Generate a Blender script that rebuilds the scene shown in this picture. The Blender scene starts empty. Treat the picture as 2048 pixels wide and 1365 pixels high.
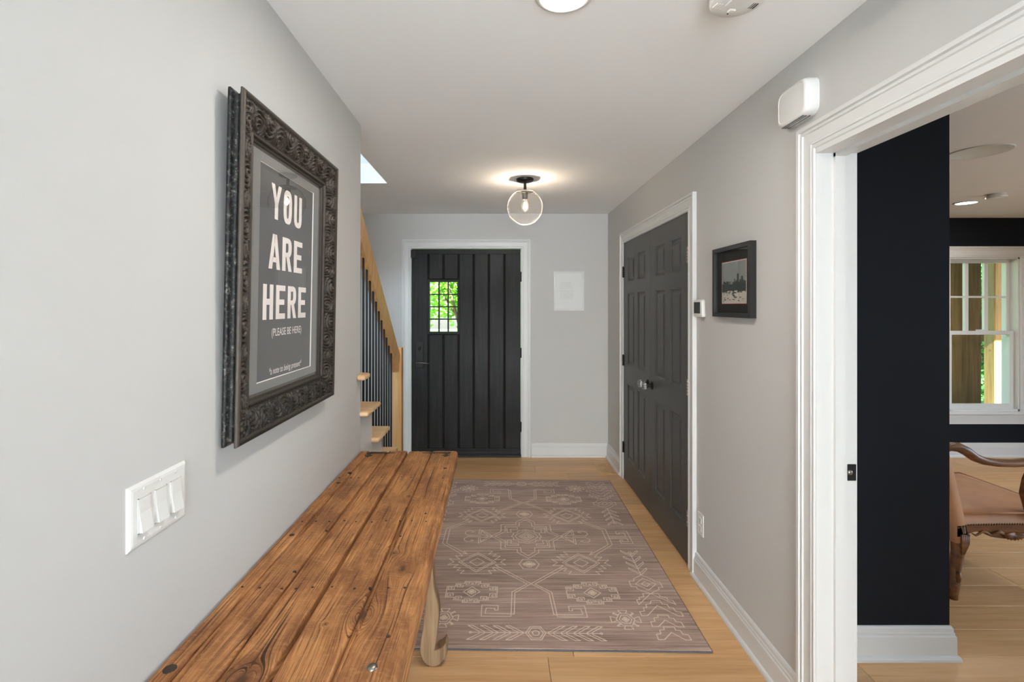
import bpy, bmesh, math, random
from mathutils import Vector, Matrix, noise
random.seed(7)
sc = bpy.context.scene
COL = sc.collection
PI = math.pi

# ------------------------------------------------------------------ camera
cam = bpy.data.cameras.new('camera')
cam.sensor_width = 36.0
cam.lens = 975.0 / 2048.0 * 36.0
cam.shift_x = 31.0 / 2048.0
cam.shift_y = -70.5 / 2048.0
cam.clip_start = 0.02
camo = bpy.data.objects.new('camera', cam)
camo.location = (0, 0, 1.51)
camo.rotation_euler = (PI / 2, 0, 0)
COL.objects.link(camo)
sc.camera = camo

# ------------------------------------------------------------------ exposure
vs = sc.view_settings
vs.view_transform = 'Standard'
vs.look = 'None'
vs.gamma = 1.0
vs.use_curve_mapping = False
vs.exposure = 0.86

# ------------------------------------------------------------------ sky, sun, window light
w = bpy.data.worlds.new('sky')
sc.world = w
sc.cycles.diffuse_bounces = 6
w.use_nodes = True
nt = w.node_tree
bg = nt.nodes['Background']
sky = nt.nodes.new('ShaderNodeTexSky')
sky.sky_type = 'NISHITA'
sky.sun_disc = False
sky.sun_elevation = math.radians(33)
sky.sun_rotation = math.radians(200)
sky.air_density = 1.0
sky.dust_density = 2.0
nt.links.new(sky.outputs[0], bg.inputs[0])
bg.inputs[1].default_value = 0.45

def light(name, typ, loc, rot, energy, color=(1, 1, 1), **kw):
    l = bpy.data.lights.new(name, typ)
    l.energy = energy
    l.color = color
    for k, v in kw.items():
        setattr(l, k, v)
    o = bpy.data.objects.new(name, l)
    o.location = loc
    o.rotation_euler = rot
    COL.objects.link(o)
    return o

light('sun', 'SUN', (0, 0, 8), (math.radians(52), 0, math.radians(-4)), 40.0, (0.88, 0.95, 1.0), angle=0.01)
DAY = (0.66, 0.84, 1.0)
# added area lamps for daylight from unseen windows: rear room, side room, landing
light('rear_window_uplight', 'AREA', (0.4, -7.35, 1.20), (-PI / 2 - 0.6, 0, PI), 285, DAY, shape='RECTANGLE', size=4.6, size_y=2.1)  # tilted upward to brighten the hall ceiling
light('side_window_daylight', 'AREA', (6.08, 1.5, 1.35), (0, PI / 2 - 0.9, 0), 52, DAY, shape='RECTANGLE', size=1.7, size_y=2.6)
light('near_window_daylight', 'AREA', (3.8, -1.02, 1.35), (-PI / 2 + 0.3, 0, PI), 3, DAY, shape='RECTANGLE', size=2.6, size_y=1.7)
light('landing_daylight_fill', 'AREA', (-1.3, 0.62, 3.9), (-PI / 2 + 0.55, 0, PI), 60, DAY, shape='RECTANGLE', size=0.8, size_y=1.1)  # no window modelled up here; lamp added to light the stairwell

# ------------------------------------------------------------------ helpers
def lin(c):
    out = []
    for v in c[:3]:
        v = v / 255.0
        out.append(v / 12.92 if v <= 0.04045 else ((v + 0.055) / 1.055) ** 2.4)
    return (*out, 1.0)

def prop(o, label=None, cat=None, group=None, kind=None):
    if label: o['label'] = label
    if cat: o['category'] = cat
    if group: o['group'] = group
    if kind: o['kind'] = kind
    return o

def empty(name, loc, label=None, cat=None, group=None, kind=None):
    o = bpy.data.objects.new(name, None)
    o.empty_display_size = 0.05
    o.location = loc
    COL.objects.link(o)
    return prop(o, label, cat, group, kind)

def wloc(o):
    v = Vector((0, 0, 0))
    while o is not None:
        v = v + Vector(o.location)
        o = o.parent
    return v

class MB:
    """collects shapes in world coordinates; build() links them as one mesh object"""
    def __init__(self):
        self.v = []
        self.f = []
    def add(self, vs, fs):
        n = len(self.v)
        self.v += [Vector(p) for p in vs]
        self.f += [tuple(i + n for i in f) for f in fs]
        return self
    def box(self, x0, x1, y0, y1, z0, z1):
        p = [(x0, y0, z0), (x1, y0, z0), (x1, y1, z0), (x0, y1, z0), (x0, y0, z1), (x1, y0, z1), (x1, y1, z1), (x0, y1, z1)]
        return self.add(p, [(0, 3, 2, 1), (4, 5, 6, 7), (0, 1, 5, 4), (1, 2, 6, 5), (2, 3, 7, 6), (3, 0, 4, 7)])
    def quad(self, a, b, c, d):
        return self.add([a, b, c, d], [(0, 1, 2, 3)])
    def rbox(self, x0, x1, y0, y1, z0, z1, r=0.005, seg=3):
        bm = bmesh.new()
        bmesh.ops.create_cube(bm, size=1.0)
        for v in bm.verts:
            v.co = Vector(((x0 + x1) / 2 + v.co.x * (x1 - x0), (y0 + y1) / 2 + v.co.y * (y1 - y0), (z0 + z1) / 2 + v.co.z * (z1 - z0)))
        bmesh.ops.bevel(bm, geom=list(bm.edges), offset=r, segments=seg, affect='EDGES', profile=0.5)
        bm.verts.ensure_lookup_table()
        self.add([v.co.copy() for v in bm.verts], [tuple(v.index for v in f.verts) for f in bm.faces])
        bm.free()
        return self
    def tube(self, pts, rad, n=10, caps=True, flat=None):
        pts = [Vector(p) for p in pts]
        if not isinstance(rad, (list, tuple)):
            rad = [rad] * len(pts)
        rings = []
        up = None
        for i, p in enumerate(pts):
            d = (pts[min(i + 1, len(pts) - 1)] - pts[max(i - 1, 0)]).normalized()
            if up is None:
                up = Vector((0, 0, 1)) if abs(d.z) < 0.9 else Vector((1, 0, 0))
            a = (up - d * up.dot(d)).normalized()
            up = a
            b = d.cross(a)
            r = rad[i]
            ra, rb = r if isinstance(r, tuple) else (r, r)
            rings.append([p + a * ra * math.cos(2 * PI * k / n) + b * rb * math.sin(2 * PI * k / n) for k in range(n)])
        vs = [q for r in rings for q in r]
        fs = []
        for i in range(len(rings) - 1):
            for k in range(n):
                k2 = (k + 1) % n
                fs.append((i * n + k, i * n + k2, (i + 1) * n + k2, (i + 1) * n + k))
        if caps:
            fs.append(tuple(range(n))[::-1])
            m = (len(rings) - 1) * n
            fs.append(tuple(m + k for k in range(n)))
        return self.add(vs, fs)
    def lathe(self, prof, c, axis='z', n=32, sgn=1):
        """prof: list of (r, h); axis z, x or y"""
        c = Vector(c)
        vs = []
        for r, h in prof:
            for k in range(n):
                a = 2 * PI * k / n
                u, v = r * math.cos(a), r * math.sin(a)
                h2 = h * sgn
                vs.append(c + (Vector((u, v, h2)) if axis == 'z' else Vector((h2, u, v)) if axis == 'x' else Vector((u, h2, v))))
        fs = []
        for i in range(len(prof) - 1):
            for k in range(n):
                k2 = (k + 1) % n
                fs.append((i * n + k, i * n + k2, (i + 1) * n + k2, (i + 1) * n + k))
        if prof[0][0] > 1e-6: fs.append(tuple(range(n))[::-1])
        if prof[-1][0] > 1e-6: fs.append(tuple((len(prof) - 1) * n + k for k in range(n)))
        return self.add(vs, fs)
    def prism(self, poly, fn, t0, t1):
        """poly 2D; fn(u, v, t) -> 3D"""
        n = len(poly)
        vs = [fn(u, v, t0) for u, v in poly] + [fn(u, v, t1) for u, v in poly]
        fs = [tuple(range(n))[::-1], tuple(range(n, 2 * n))]
        for k in range(n):
            k2 = (k + 1) % n
            fs.append((k, k2, n + k2, n + k))
        return self.add(vs, fs)
    def xform(self, M):
        self.v = [M @ p for p in self.v]
        return self
    def build(self, name, mat, parent=None, smooth=False, kind=None, recalc=True, angle=None):
        off = wloc(parent) if parent else Vector((0, 0, 0))
        me = bpy.data.meshes.new(name)
        me.from_pydata([tuple(p - off) for p in self.v], [], self.f)
        if recalc:
            bm = bmesh.new(); bm.from_mesh(me)
            bmesh.ops.remove_doubles(bm, verts=bm.verts, dist=1e-6)
            bmesh.ops.recalc_face_normals(bm, faces=bm.faces)
            bm.to_mesh(me); bm.free()
        me.materials.append(mat)
        if smooth:
            for p in me.polygons: p.use_smooth = True
            if angle:
                me.set_sharp_from_angle(angle=angle)
        me.update()
        o = bpy.data.objects.new(name, me)
        COL.objects.link(o)
        if parent: o.parent = parent
        if kind: o['kind'] = kind
        return o

def copy_obj(o, parent=None, loc=None):
    c = o.copy()
    COL.objects.link(c)
    if parent is not None: c.parent = parent
    if loc is not None: c.location = loc
    return c

# ------------------------------------------------------------------ materials
def newmat(name):
    m = bpy.data.materials.new(name)
    m.use_nodes = True
    return m, m.node_tree, m.node_tree.nodes['Principled BSDF']

def N(nt, typ, **kw):
    n = nt.nodes.new(typ)
    for k, v in kw.items():
        if k.startswith('i_'):
            key = k[2:]
            key = int(key) if key.isdigit() else key.replace('_', ' ')
            n.inputs[key].default_value = v
        else:
            setattr(n, k, v)
    return n

def mth(nt, op, a, b=None, clamp=False):
    n = nt.nodes.new('ShaderNodeMath')
    n.operation = op
    n.use_clamp = clamp
    for i, x in enumerate((a, b)):
        if x is None: continue
        if isinstance(x, (int, float)): n.inputs[i].default_value = x
        else: nt.links.new(x, n.inputs[i])
    return n.outputs[0]

def ramp(nt, fac, stops):
    r = nt.nodes.new('ShaderNodeValToRGB')
    e = r.color_ramp.elements
    while len(e) < len(stops): e.new(0.5)
    for k, (p, c) in enumerate(stops):
        e[k].position = p
        e[k].color = c
    nt.links.new(fac, r.inputs[0])
    return r.outputs[0]

def mixc(nt, fac, a, b, mode='MIX'):
    n = nt.nodes.new('ShaderNodeMix')
    n.data_type = 'RGBA'
    n.blend_type = mode
    for i, x in ((0, fac), (6, a), (7, b)):
        if isinstance(x, (int, float)): n.inputs[i].default_value = x
        elif isinstance(x, tuple): n.inputs[i].default_value = x
        else: nt.links.new(x, n.inputs[i])
    return n.outputs[2]

def bump(nt, bs, height, strength=0.3, dist=0.01):
    b = nt.nodes.new('ShaderNodeBump')
    b.inputs['Strength'].default_value = strength
    b.inputs['Distance'].default_value = dist
    nt.links.new(height, b.inputs['Height'])
    nt.links.new(b.outputs[0], bs.inputs['Normal'])

def objco(nt, scale=(1, 1, 1)):
    tc = nt.nodes.new('ShaderNodeTexCoord')
    mp = nt.nodes.new('ShaderNodeMapping')
    mp.inputs['Scale'].default_value = scale
    nt.links.new(tc.outputs['Object'], mp.inputs[0])
    return mp.outputs[0]

def noisetex(nt, vec, scale, detail=3, rough=0.55, dim='3D'):
    n = nt.nodes.new('ShaderNodeTexNoise')
    n.noise_dimensions = dim
    n.inputs['Scale'].default_value = scale
    n.inputs['Detail'].default_value = detail
    n.inputs['Roughness'].default_value = rough
    nt.links.new(vec, n.inputs['Vector'])
    return n.outputs['Fac']

def plain(name, c, rough=0.5, metal=0.0, var=0.06, vscale=6, bscale=None, bstr=0.1, bdist=0.002, coat=0.0, spec=0.5):
    m, nt, bs = newmat(name)
    co = objco(nt)
    n = noisetex(nt, co, vscale, 3)
    c1 = lin(c)
    dk = tuple(v * (1 - var) for v in c1[:3]) + (1,)
    lt = tuple(min(1, v * (1 + var)) for v in c1[:3]) + (1,)
    nt.links.new(ramp(nt, n, [(0.3, dk), (0.7, lt)]), bs.inputs['Base Color'])
    bs.inputs['Roughness'].default_value = rough
    bs.inputs['Metallic'].default_value = metal
    bs.inputs['Specular IOR Level'].default_value = spec
    if coat: bs.inputs['Coat Weight'].default_value = coat
    if bscale:
        bump(nt, bs, noisetex(nt, co, bscale, 2), bstr, bdist)
    return m

M = {}
M['wall'] = plain('greige_wall_paint', (200, 199, 197), 0.75, var=0.012, vscale=1.5, bscale=260, bstr=0.12, bdist=0.001, spec=0.25)
M['ceil'] = plain('white_ceiling_paint', (244, 244, 244), 0.85, var=0.01, vscale=1.2, bscale=200, bstr=0.06, bdist=0.001, spec=0.2)
M['navy'] = plain('navy_wall_paint', (17, 21, 29), 0.65, var=0.06, vscale=1.5, bscale=220, bstr=0.12, bdist=0.001, spec=0.2)
M['trim'] = plain('white_trim_paint', (216, 216, 215), 0.38, var=0.01, vscale=3)
M['doorgrey'] = plain('charcoal_door_paint', (74, 73, 72), 0.42, var=0.05, vscale=3, bscale=90, bstr=0.03, bdist=0.001)
M['white_plastic'] = plain('white_plastic', (226, 225, 222), 0.35, var=0.01)
M['offwhite'] = plain('ivory_plastic', (225, 222, 215), 0.45, var=0.01)
M['dark_plastic'] = plain('dark_plastic', (30, 31, 34), 0.3, var=0.03)
M['slot'] = plain('slot_shadow_black', (25, 24, 24), 0.7)
M['blackmetal'] = plain('black_metal', (34, 33, 33), 0.42, metal=0.35, var=0.08)
M['iron'] = plain('baluster_black_iron', (22, 22, 24), 0.65, metal=0.0, var=0.08)
M['bronze'] = plain('oil_rubbed_bronze', (42, 38, 35), 0.4, metal=0.6, var=0.15, vscale=25)
M['steel'] = plain('worn_steel', (150, 143, 135), 0.3, metal=0.95, var=0.15, vscale=40)
M['dark_steel'] = plain('dark_brushed_steel', (104, 101, 98), 0.35, metal=0.85, var=0.08)
M['nail'] = plain('rusty_nail', (66, 54, 46), 0.6, metal=0.4, var=0.2, vscale=60)
M['brass_nail'] = plain('antique_brass_nail', (120, 92, 60), 0.35, metal=0.8)
M['leather'] = plain('tan_leather', (196, 142, 104), 0.5, var=0.12, vscale=7, bscale=160, bstr=0.15, bdist=0.002)
M['grille'] = plain('grey_speaker_grille', (150, 156, 155), 0.7, var=0.02)
M['blackframe'] = plain('black_frame_lacquer', (34, 32, 33), 0.35, var=0.05)
M['blackmat'] = plain('black_mat_board', (40, 38, 36), 0.8, var=0.04)
M['redline'] = plain('red_mat_bevel', (176, 64, 60), 0.7)
M['paper'] = plain('white_paper', (228, 229, 229), 0.8, var=0.01)
M['ink'] = plain('grey_ink', (150, 150, 152), 0.8)
M['whiteprint'] = plain('white_print', (242, 234, 230), 0.8, var=0.01)
M['poster'] = plain('charcoal_poster_paper', (80, 80, 82), 0.85, var=0.02)
M['greymat'] = plain('grey_mat_board', (122, 122, 121), 0.85, var=0.02)
M['subfloor'] = plain('pale_bounce_floor', (228, 226, 222), 0.6, var=0.03)  # unseen pale floor behind the camera, added to bounce sunlight onto the ceiling
M['gap'] = plain('dark_gap', (28, 20, 15), 0.9)
M['photo_sky'] = plain('photo_grey_sky', (146, 150, 149), 0.6, var=0.06, vscale=20)
M['photo_city'] = plain('photo_dark_city', (62, 72, 68), 0.6, var=0.25, vscale=120)
M['photo_snow'] = plain('photo_pale_shore', (208, 200, 188), 0.6, var=0.12, vscale=150)
M['rugedge'] = plain('blue_grey_binding', (90, 89, 94), 0.9, var=0.15, vscale=40)
M['lawn'] = plain('lawn_green', (92, 138, 60), 0.9, var=0.3, vscale=3, bscale=60, bstr=0.5, bdist=0.03)
M['paving'] = plain('pale_paving', (140, 135, 128), 0.85, var=0.06)
M['bark'] = plain('tree_bark', (92, 76, 60), 0.9, var=0.3, vscale=15)

def glass_mat(name, ior=1.45, tint=(1, 1, 1, 1), rough=0.0, gloss=1.0):
    m = bpy.data.materials.new(name)
    m.use_nodes = True
    nt = m.node_tree
    nt.nodes.clear()
    out = nt.nodes.new('ShaderNodeOutputMaterial')
    tr = nt.nodes.new('ShaderNodeBsdfTransparent')
    tr.inputs[0].default_value = tint
    gl = nt.nodes.new('ShaderNodeBsdfGlossy')
    gl.inputs['Roughness'].default_value = rough
    gl.inputs[0].default_value = (gloss, gloss, gloss, 1)
    fr = nt.nodes.new('ShaderNodeFresnel')
    fr.inputs[0].default_value = ior
    mx = nt.nodes.new('ShaderNodeMixShader')
    ge = nt.nodes.new('ShaderNodeNewGeometry')
    nt.links.new(mth(nt, 'MULTIPLY', fr.outputs[0], mth(nt, 'SUBTRACT', 1.0, ge.outputs['Backfacing'])), mx.inputs[0])
    nt.links.new(tr.outputs[0], mx.inputs[1])
    nt.links.new(gl.outputs[0], mx.inputs[2])
    nt.links.new(mx.outputs[0], out.inputs[0])
    return m
M['glass'] = glass_mat('window_glass', 1.35)
M['matglass'] = glass_mat('non_glare_glass', 1.12, rough=0.15)
M['picglass'] = glass_mat('picture_glass', 1.85)
def shell_mat(name):
    m = bpy.data.materials.new(name)
    m.use_nodes = True
    nt = m.node_tree
    nt.nodes.clear()
    out = nt.nodes.new('ShaderNodeOutputMaterial')
    tr = nt.nodes.new('ShaderNodeBsdfTransparent')
    gl = nt.nodes.new('ShaderNodeBsdfGlossy'); gl.inputs['Roughness'].default_value = 0.02
    df = nt.nodes.new('ShaderNodeBsdfTranslucent'); df.inputs[0].default_value = (0.9, 0.88, 0.86, 1)
    lw = nt.nodes.new('ShaderNodeLayerWeight'); lw.inputs[0].default_value = 0.5
    f = mth(nt, 'ADD', mth(nt, 'MULTIPLY', mth(nt, 'POWER', lw.outputs['Facing'], 4.0), 0.85), 0.05, clamp=True)
    m1 = nt.nodes.new('ShaderNodeMixShader'); m2 = nt.nodes.new('ShaderNodeMixShader')
    m1.inputs[0].default_value = 0.35
    nt.links.new(gl.outputs[0], m1.inputs[1]); nt.links.new(df.outputs[0], m1.inputs[2])
    nt.links.new(f, m2.inputs[0]); nt.links.new(tr.outputs[0], m2.inputs[1]); nt.links.new(m1.outputs[0], m2.inputs[2])
    nt.links.new(m2.outputs[0], out.inputs[0])
    return m
M['globeglass'] = shell_mat('clear_globe_glass')
m, nt, bs = newmat('crystal_knob_glass')
bs.inputs['Base Color'].default_value = (0.9, 0.92, 0.93, 1)
bs.inputs['Transmission Weight'].default_value = 0.95
bs.inputs['Roughness'].default_value = 0.03
bs.inputs['IOR'].default_value = 1.5
M['crystal'] = m

def emis(name, c, s):
    m = bpy.data.materials.new(name)
    m.use_nodes = True
    nt = m.node_tree
    nt.nodes.clear()
    out = nt.nodes.new('ShaderNodeOutputMaterial')
    e = nt.nodes.new('ShaderNodeEmission')
    e.inputs[0].default_value = (*c, 1)
    e.inputs[1].default_value = s
    nt.links.new(e.outputs[0], out.inputs[0])
    return m
M['lamp'] = emis('lamp_diffuser', (1.0, 0.93, 0.84), 9)
M['filament'] = emis('glowing_bulb', (1.0, 0.80, 0.55), 14)

# oak floor board
def oak(name, base, dark, light_, axis=0, randomize=0.5, rough=0.38, gscale=1.0, knots=True):
    m, nt, bs = newmat(name)
    tc = nt.nodes.new('ShaderNodeTexCoord')
    oi = nt.nodes.new('ShaderNodeObjectInfo')
    addv = nt.nodes.new('ShaderNodeVectorMath'); addv.operation = 'ADD'
    sclv = nt.nodes.new('ShaderNodeVectorMath'); sclv.operation = 'SCALE'
    comb = nt.nodes.new('ShaderNodeCombineXYZ')
    for i in range(3): nt.links.new(oi.outputs['Random'], comb.inputs[i])
    nt.links.new(comb.outputs[0], sclv.inputs[0]); sclv.inputs['Scale'].default_value = 37.0
    nt.links.new(tc.outputs['Object'], addv.inputs[0]); nt.links.new(sclv.outputs[0], addv.inputs[1])
    mp = nt.nodes.new('ShaderNodeMapping')
    s = [28 * gscale, 28 * gscale, 28 * gscale]; s[axis] = 1.6 * gscale
    mp.inputs['Scale'].default_value = s
    nt.links.new(addv.outputs[0], mp.inputs[0])
    g1 = noisetex(nt, mp.outputs[0], 1.0, 5, 0.6)
    mp2 = nt.nodes.new('ShaderNodeMapping')
    s2 = [160 * gscale] * 3; s2[axis] = 6 * gscale
    mp2.inputs['Scale'].default_value = s2
    nt.links.new(addv.outputs[0], mp2.inputs[0])
    g2 = noisetex(nt, mp2.outputs[0], 1.0, 2, 0.5)
    g = mth(nt, 'ADD', mth(nt, 'MULTIPLY', g1, 0.75), mth(nt, 'MULTIPLY', g2, 0.25))
    col = ramp(nt, g, [(0.3, lin(dark)), (0.5, lin(base)), (0.7, lin(light_))])
    hs = nt.nodes.new('ShaderNodeHueSaturation')
    nt.links.new(mth(nt, 'ADD', mth(nt, 'MULTIPLY', oi.outputs['Random'], randomize), 1 - randomize / 2), hs.inputs['Value'])
    nt.links.new(col, hs.inputs['Color'])
    colr = hs.outputs[0]
    if knots:
        vo = nt.nodes.new('ShaderNodeTexVoronoi')
        vo.inputs['Scale'].default_value = 1.9
        nt.links.new(addv.outputs[0], vo.inputs['Vector'])
        k = ramp(nt, vo.outputs['Distance'], [(0.012, (1, 1, 1, 1)), (0.045, (0, 0, 0, 1))])
        colr = mixc(nt, mth(nt, 'MULTIPLY', k, 0.7), colr, lin((96, 62, 38)))
    nt.links.new(colr, bs.inputs['Base Color'])
    bs.inputs['Roughness'].default_value = rough
    bump(nt, bs, g2, 0.06, 0.002)
    return m
M['oak'] = oak('oak_floor_board', (216, 170, 120), (198, 150, 100), (228, 186, 138), 0, 0.20)
M['tread'] = oak('pale_maple_tread', (222, 182, 138), (206, 162, 116), (232, 198, 158), 0, 0.06, knots=False)
M['maple'] = oak('natural_oak_rail', (206, 162, 108), (186, 140, 86), (220, 180, 130), 2, 0.04)
M['pine'] = oak('knotty_pine_post', (176, 144, 96), (150, 116, 70), (196, 166, 116), 2, 0.1)
M['pine_dark'] = oak('dimmed_pine_post', (136, 110, 62), (112, 86, 44), (156, 130, 78), 2, 0.1)  # same pine, colour darkened to offset the strong daylight on the far post
M['carved'] = oak('carved_walnut', (124, 78, 44), (70, 40, 24), (160, 108, 64), 0, 0.05, rough=0.4, gscale=1.2, knots=False)
M['legwood'] = oak('grey_weathered_leg', (146, 117, 86), (98, 70, 46), (172, 146, 115), 2, 0.1, rough=0.75, knots=False)

# old reclaimed table boards: streaky grain that flows round knots
def reclaimed(name, knots, hue=1.0):
    m, nt, bs = newmat(name)
    tc = nt.nodes.new('ShaderNodeTexCoord')
    sp = nt.nodes.new('ShaderNodeSeparateXYZ')
    nt.links.new(tc.outputs['Object'], sp.inputs[0])
    x, y, z = sp.outputs
    wob = noisetex(nt, objco(nt, (3.0, 0.9, 3.0)), 1.0, 2)
    f = mth(nt, 'ADD', x, mth(nt, 'MULTIPLY', wob, 0.014))
    f = mth(nt, 'ADD', f, mth(nt, 'MULTIPLY', z, 0.6))
    dark = None
    for kx, ky, R, el in knots:
        dx = mth(nt, 'SUBTRACT', x, kx)
        dy = mth(nt, 'MULTIPLY', mth(nt, 'SUBTRACT', y, ky), el)
        r2 = mth(nt, 'ADD', mth(nt, 'ADD', mth(nt, 'MULTIPLY', dx, dx), mth(nt, 'MULTIPLY', dy, dy)), R * R * 0.06)
        q2 = mth(nt, 'DIVIDE', r2, 9.0 * R * R)
        fall = mth(nt, 'DIVIDE', R * R, mth(nt, 'ADD', 1.0, mth(nt, 'MULTIPLY', q2, q2)))
        f = mth(nt, 'SUBTRACT', f, mth(nt, 'DIVIDE', mth(nt, 'MULTIPLY', dx, fall), r2))
        d = mth(nt, 'DIVIDE', R * R * 0.10, r2, clamp=True)
        dark = d if dark is None else mth(nt, 'MAXIMUM', dark, d)
    cb = nt.nodes.new('ShaderNodeCombineXYZ')
    nt.links.new(mth(nt, 'MULTIPLY', f, 230.0), cb.inputs[0])
    nt.links.new(mth(nt, 'MULTIPLY', y, 2.2), cb.inputs[1])
    g1 = noisetex(nt, cb.outputs[0], 1.0, 3, 0.6)
    cb2 = nt.nodes.new('ShaderNodeCombineXYZ')
    nt.links.new(mth(nt, 'MULTIPLY', f, 620.0), cb2.inputs[0])
    nt.links.new(mth(nt, 'MULTIPLY', y, 9.0), cb2.inputs[1])
    g2 = noisetex(nt, cb2.outputs[0], 1.0, 2, 0.6)
    cb3 = nt.nodes.new('ShaderNodeCombineXYZ')
    nt.links.new(mth(nt, 'MULTIPLY', f, 70.0), cb3.inputs[0])
    nt.links.new(mth(nt, 'MULTIPLY', y, 0.9), cb3.inputs[1])
    g3 = noisetex(nt, cb3.outputs[0], 1.0, 2, 0.5)
    blot = noisetex(nt, objco(nt, (9, 5, 9)), 1.0, 5, 0.65)
    scr = noisetex(nt, objco(nt, (60, 150, 60)), 1.0, 3, 0.6)
    base = ramp(nt, mth(nt, 'ADD', mth(nt, 'MULTIPLY', g1, 0.5), mth(nt, 'MULTIPLY', g2, 0.5)),
                [(0.34, lin((84, 50, 28))), (0.43, lin((150, 98, 58))), (0.54, lin((192, 135, 84))), (0.68, lin((222, 170, 118)))])
    base = mixc(nt, ramp(nt, blot, [(0.42, (0.75, 0.75, 0.75, 1)), (0.62, (0, 0, 0, 1))]), base, lin((92, 52, 30)), 'MULTIPLY') if False else \
        mixc(nt, mth(nt, 'MULTIPLY', ramp(nt, blot, [(0.40, (1, 1, 1, 1)), (0.60, (0, 0, 0, 1))]), 0.75), base, lin((116, 72, 44)))
    base = mixc(nt, mth(nt, 'MULTIPLY', ramp(nt, scr, [(0.52, (0, 0, 0, 1)), (0.72, (1, 1, 1, 1))]), 0.35), base, lin((205, 152, 104)))
    crack = ramp(nt, g3, [(0.27, (1, 1, 1, 1)), (0.31, (0, 0, 0, 1))])
    crack2 = ramp(nt, g1, [(0.33, (1, 1, 1, 1)), (0.39, (0, 0, 0, 1))])
    ck = mth(nt, 'MAXIMUM', mth(nt, 'MULTIPLY', crack, 0.85), mth(nt, 'MULTIPLY', crack2, 0.75))
    base = mixc(nt, ck, base, lin((40, 22, 13)))
    if dark is not None:
        base = mixc(nt, mth(nt, 'MULTIPLY', dark, 0.75), base, lin((58, 34, 20)))
    nt.links.new(base, bs.inputs['Base Color'])
    bs.inputs['Roughness'].default_value = 0.62
    bs.inputs['Specular IOR Level'].default_value = 0.3
    h = mth(nt, 'SUBTRACT', mth(nt, 'ADD', mth(nt, 'MULTIPLY', g1, 0.6), mth(nt, 'MULTIPLY', g2, 0.4)), mth(nt, 'MULTIPLY', ck, 0.6))
    bump(nt, bs, h, 0.55, 0.004)
    return m
TB = Vector((-0.44, 1.36, 0.0))           # base point of the table; knots below are relative to it
M['old_wood'] = reclaimed('reclaimed_plank_wood', [(x - TB.x, y - TB.y, R, el) for x, y, R, el in (
    (-0.338, 1.880, 0.024, 0.75), (-0.305, 1.445, 0.016, 0.9), (-0.262, 1.36, 0.022, 0.5), (-0.318, 1.155, 0.030, 0.5),
    (-0.500, 0.955, 0.034, 0.7), (-0.395, 1.125, 0.010, 0.8))])

# black stained door wood
m, nt, bs = newmat('black_stained_door_wood')
co = objco(nt, (30, 30, 2.2)); g = noisetex(nt, co, 1.0, 5, 0.62)
co2 = objco(nt, (2.2, 2.2, 1.6)); g2 = noisetex(nt, co2, 1.0, 3)
c = ramp(nt, g, [(0.3, lin((16, 15, 15))), (0.5, lin((27, 26, 26))), (0.75, lin((42, 40, 39)))])
nt.links.new(c, bs.inputs['Base Color'])
nt.links.new(mth(nt, 'ADD', mth(nt, 'MULTIPLY', g2, 0.3), 0.38), bs.inputs['Roughness'])
bs.inputs['Specular IOR Level'].default_value = 0.3
bump(nt, bs, g, 0.12, 0.003)
M['blackwood'] = m

# rug ground with woven streaks, and the cream line pattern woven into it
def rugmat(name, cream):
    m, nt, bs = newmat(name)
    st = noisetex(nt, objco(nt, (2.2, 75, 1)), 1.0, 4, 0.7)
    pa = noisetex(nt, objco(nt, (1.6, 5, 1)), 1.0, 3, 0.5)
    fi = noisetex(nt, objco(nt, (260, 420, 1)), 1.0, 2, 0.5)
    v = mth(nt, 'ADD', mth(nt, 'ADD', mth(nt, 'MULTIPLY', st, 0.55), mth(nt, 'MULTIPLY', pa, 0.25)), mth(nt, 'MULTIPLY', fi, 0.2))
    base = ramp(nt, v, [(0.30, lin((92, 76, 68))), (0.43, lin((152, 127, 115))), (0.55, lin((190, 163, 149))), (0.70, lin((226, 203, 191)))])
    if cream:
        wear = noisetex(nt, objco(nt, (9, 40, 1)), 1.0, 4, 0.7)
        k = ramp(nt, wear, [(0.30, (0.5, 0.5, 0.5, 1)), (0.5, (1, 1, 1, 1))])
        base = mixc(nt, k, base, lin((232, 212, 194)))
    nt.links.new(base, bs.inputs['Base Color'])
    bs.inputs['Roughness'].default_value = 0.95
    bs.inputs['Specular IOR Level'].default_value = 0.1
    bs.inputs['Sheen Weight'].default_value = 0.15
    bump(nt, bs, fi, 0.5, 0.003)
    return m
M['rug'] = rugmat('mauve_rug_pile', False)
M['rugline'] = rugmat('cream_rug_line', True)

# carved dark frame: bronze rubbed edges in black-brown
m, nt, bs = newmat('dark_carved_frame')
co = objco(nt)
n1 = noisetex(nt, co, 60, 4, 0.6)
n2 = noisetex(nt, co, 260, 3, 0.6)
geo = nt.nodes.new('ShaderNodeNewGeometry')
pt = ramp(nt, geo.outputs['Pointiness'], [(0.46, (0, 0, 0, 1)), (0.60, (1, 1, 1, 1))])
c = ramp(nt, n1, [(0.3, lin((22, 20, 19))), (0.7, lin((40, 36, 33)))])
c = mixc(nt, mth(nt, 'MULTIPLY', pt, 0.55), c, lin((112, 98, 86)))
nt.links.new(c, bs.inputs['Base Color'])
bs.inputs['Roughness'].default_value = 0.42
bs.inputs['Metallic'].default_value = 0.25
bump(nt, bs, n2, 0.35, 0.003)
M['frame'] = m
m, nt, bs = newmat('stippled_frame_side')
co = objco(nt)
n1 = noisetex(nt, co, 85, 4, 0.8)
nt.links.new(ramp(nt, n1, [(0.44, lin((20, 19, 18))), (0.56, lin((46, 44, 42))), (0.70, lin((128, 124, 118)))]), bs.inputs['Base Color'])
bs.inputs['Roughness'].default_value = 0.38
bs.inputs['Metallic'].default_value = 0.3
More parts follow.
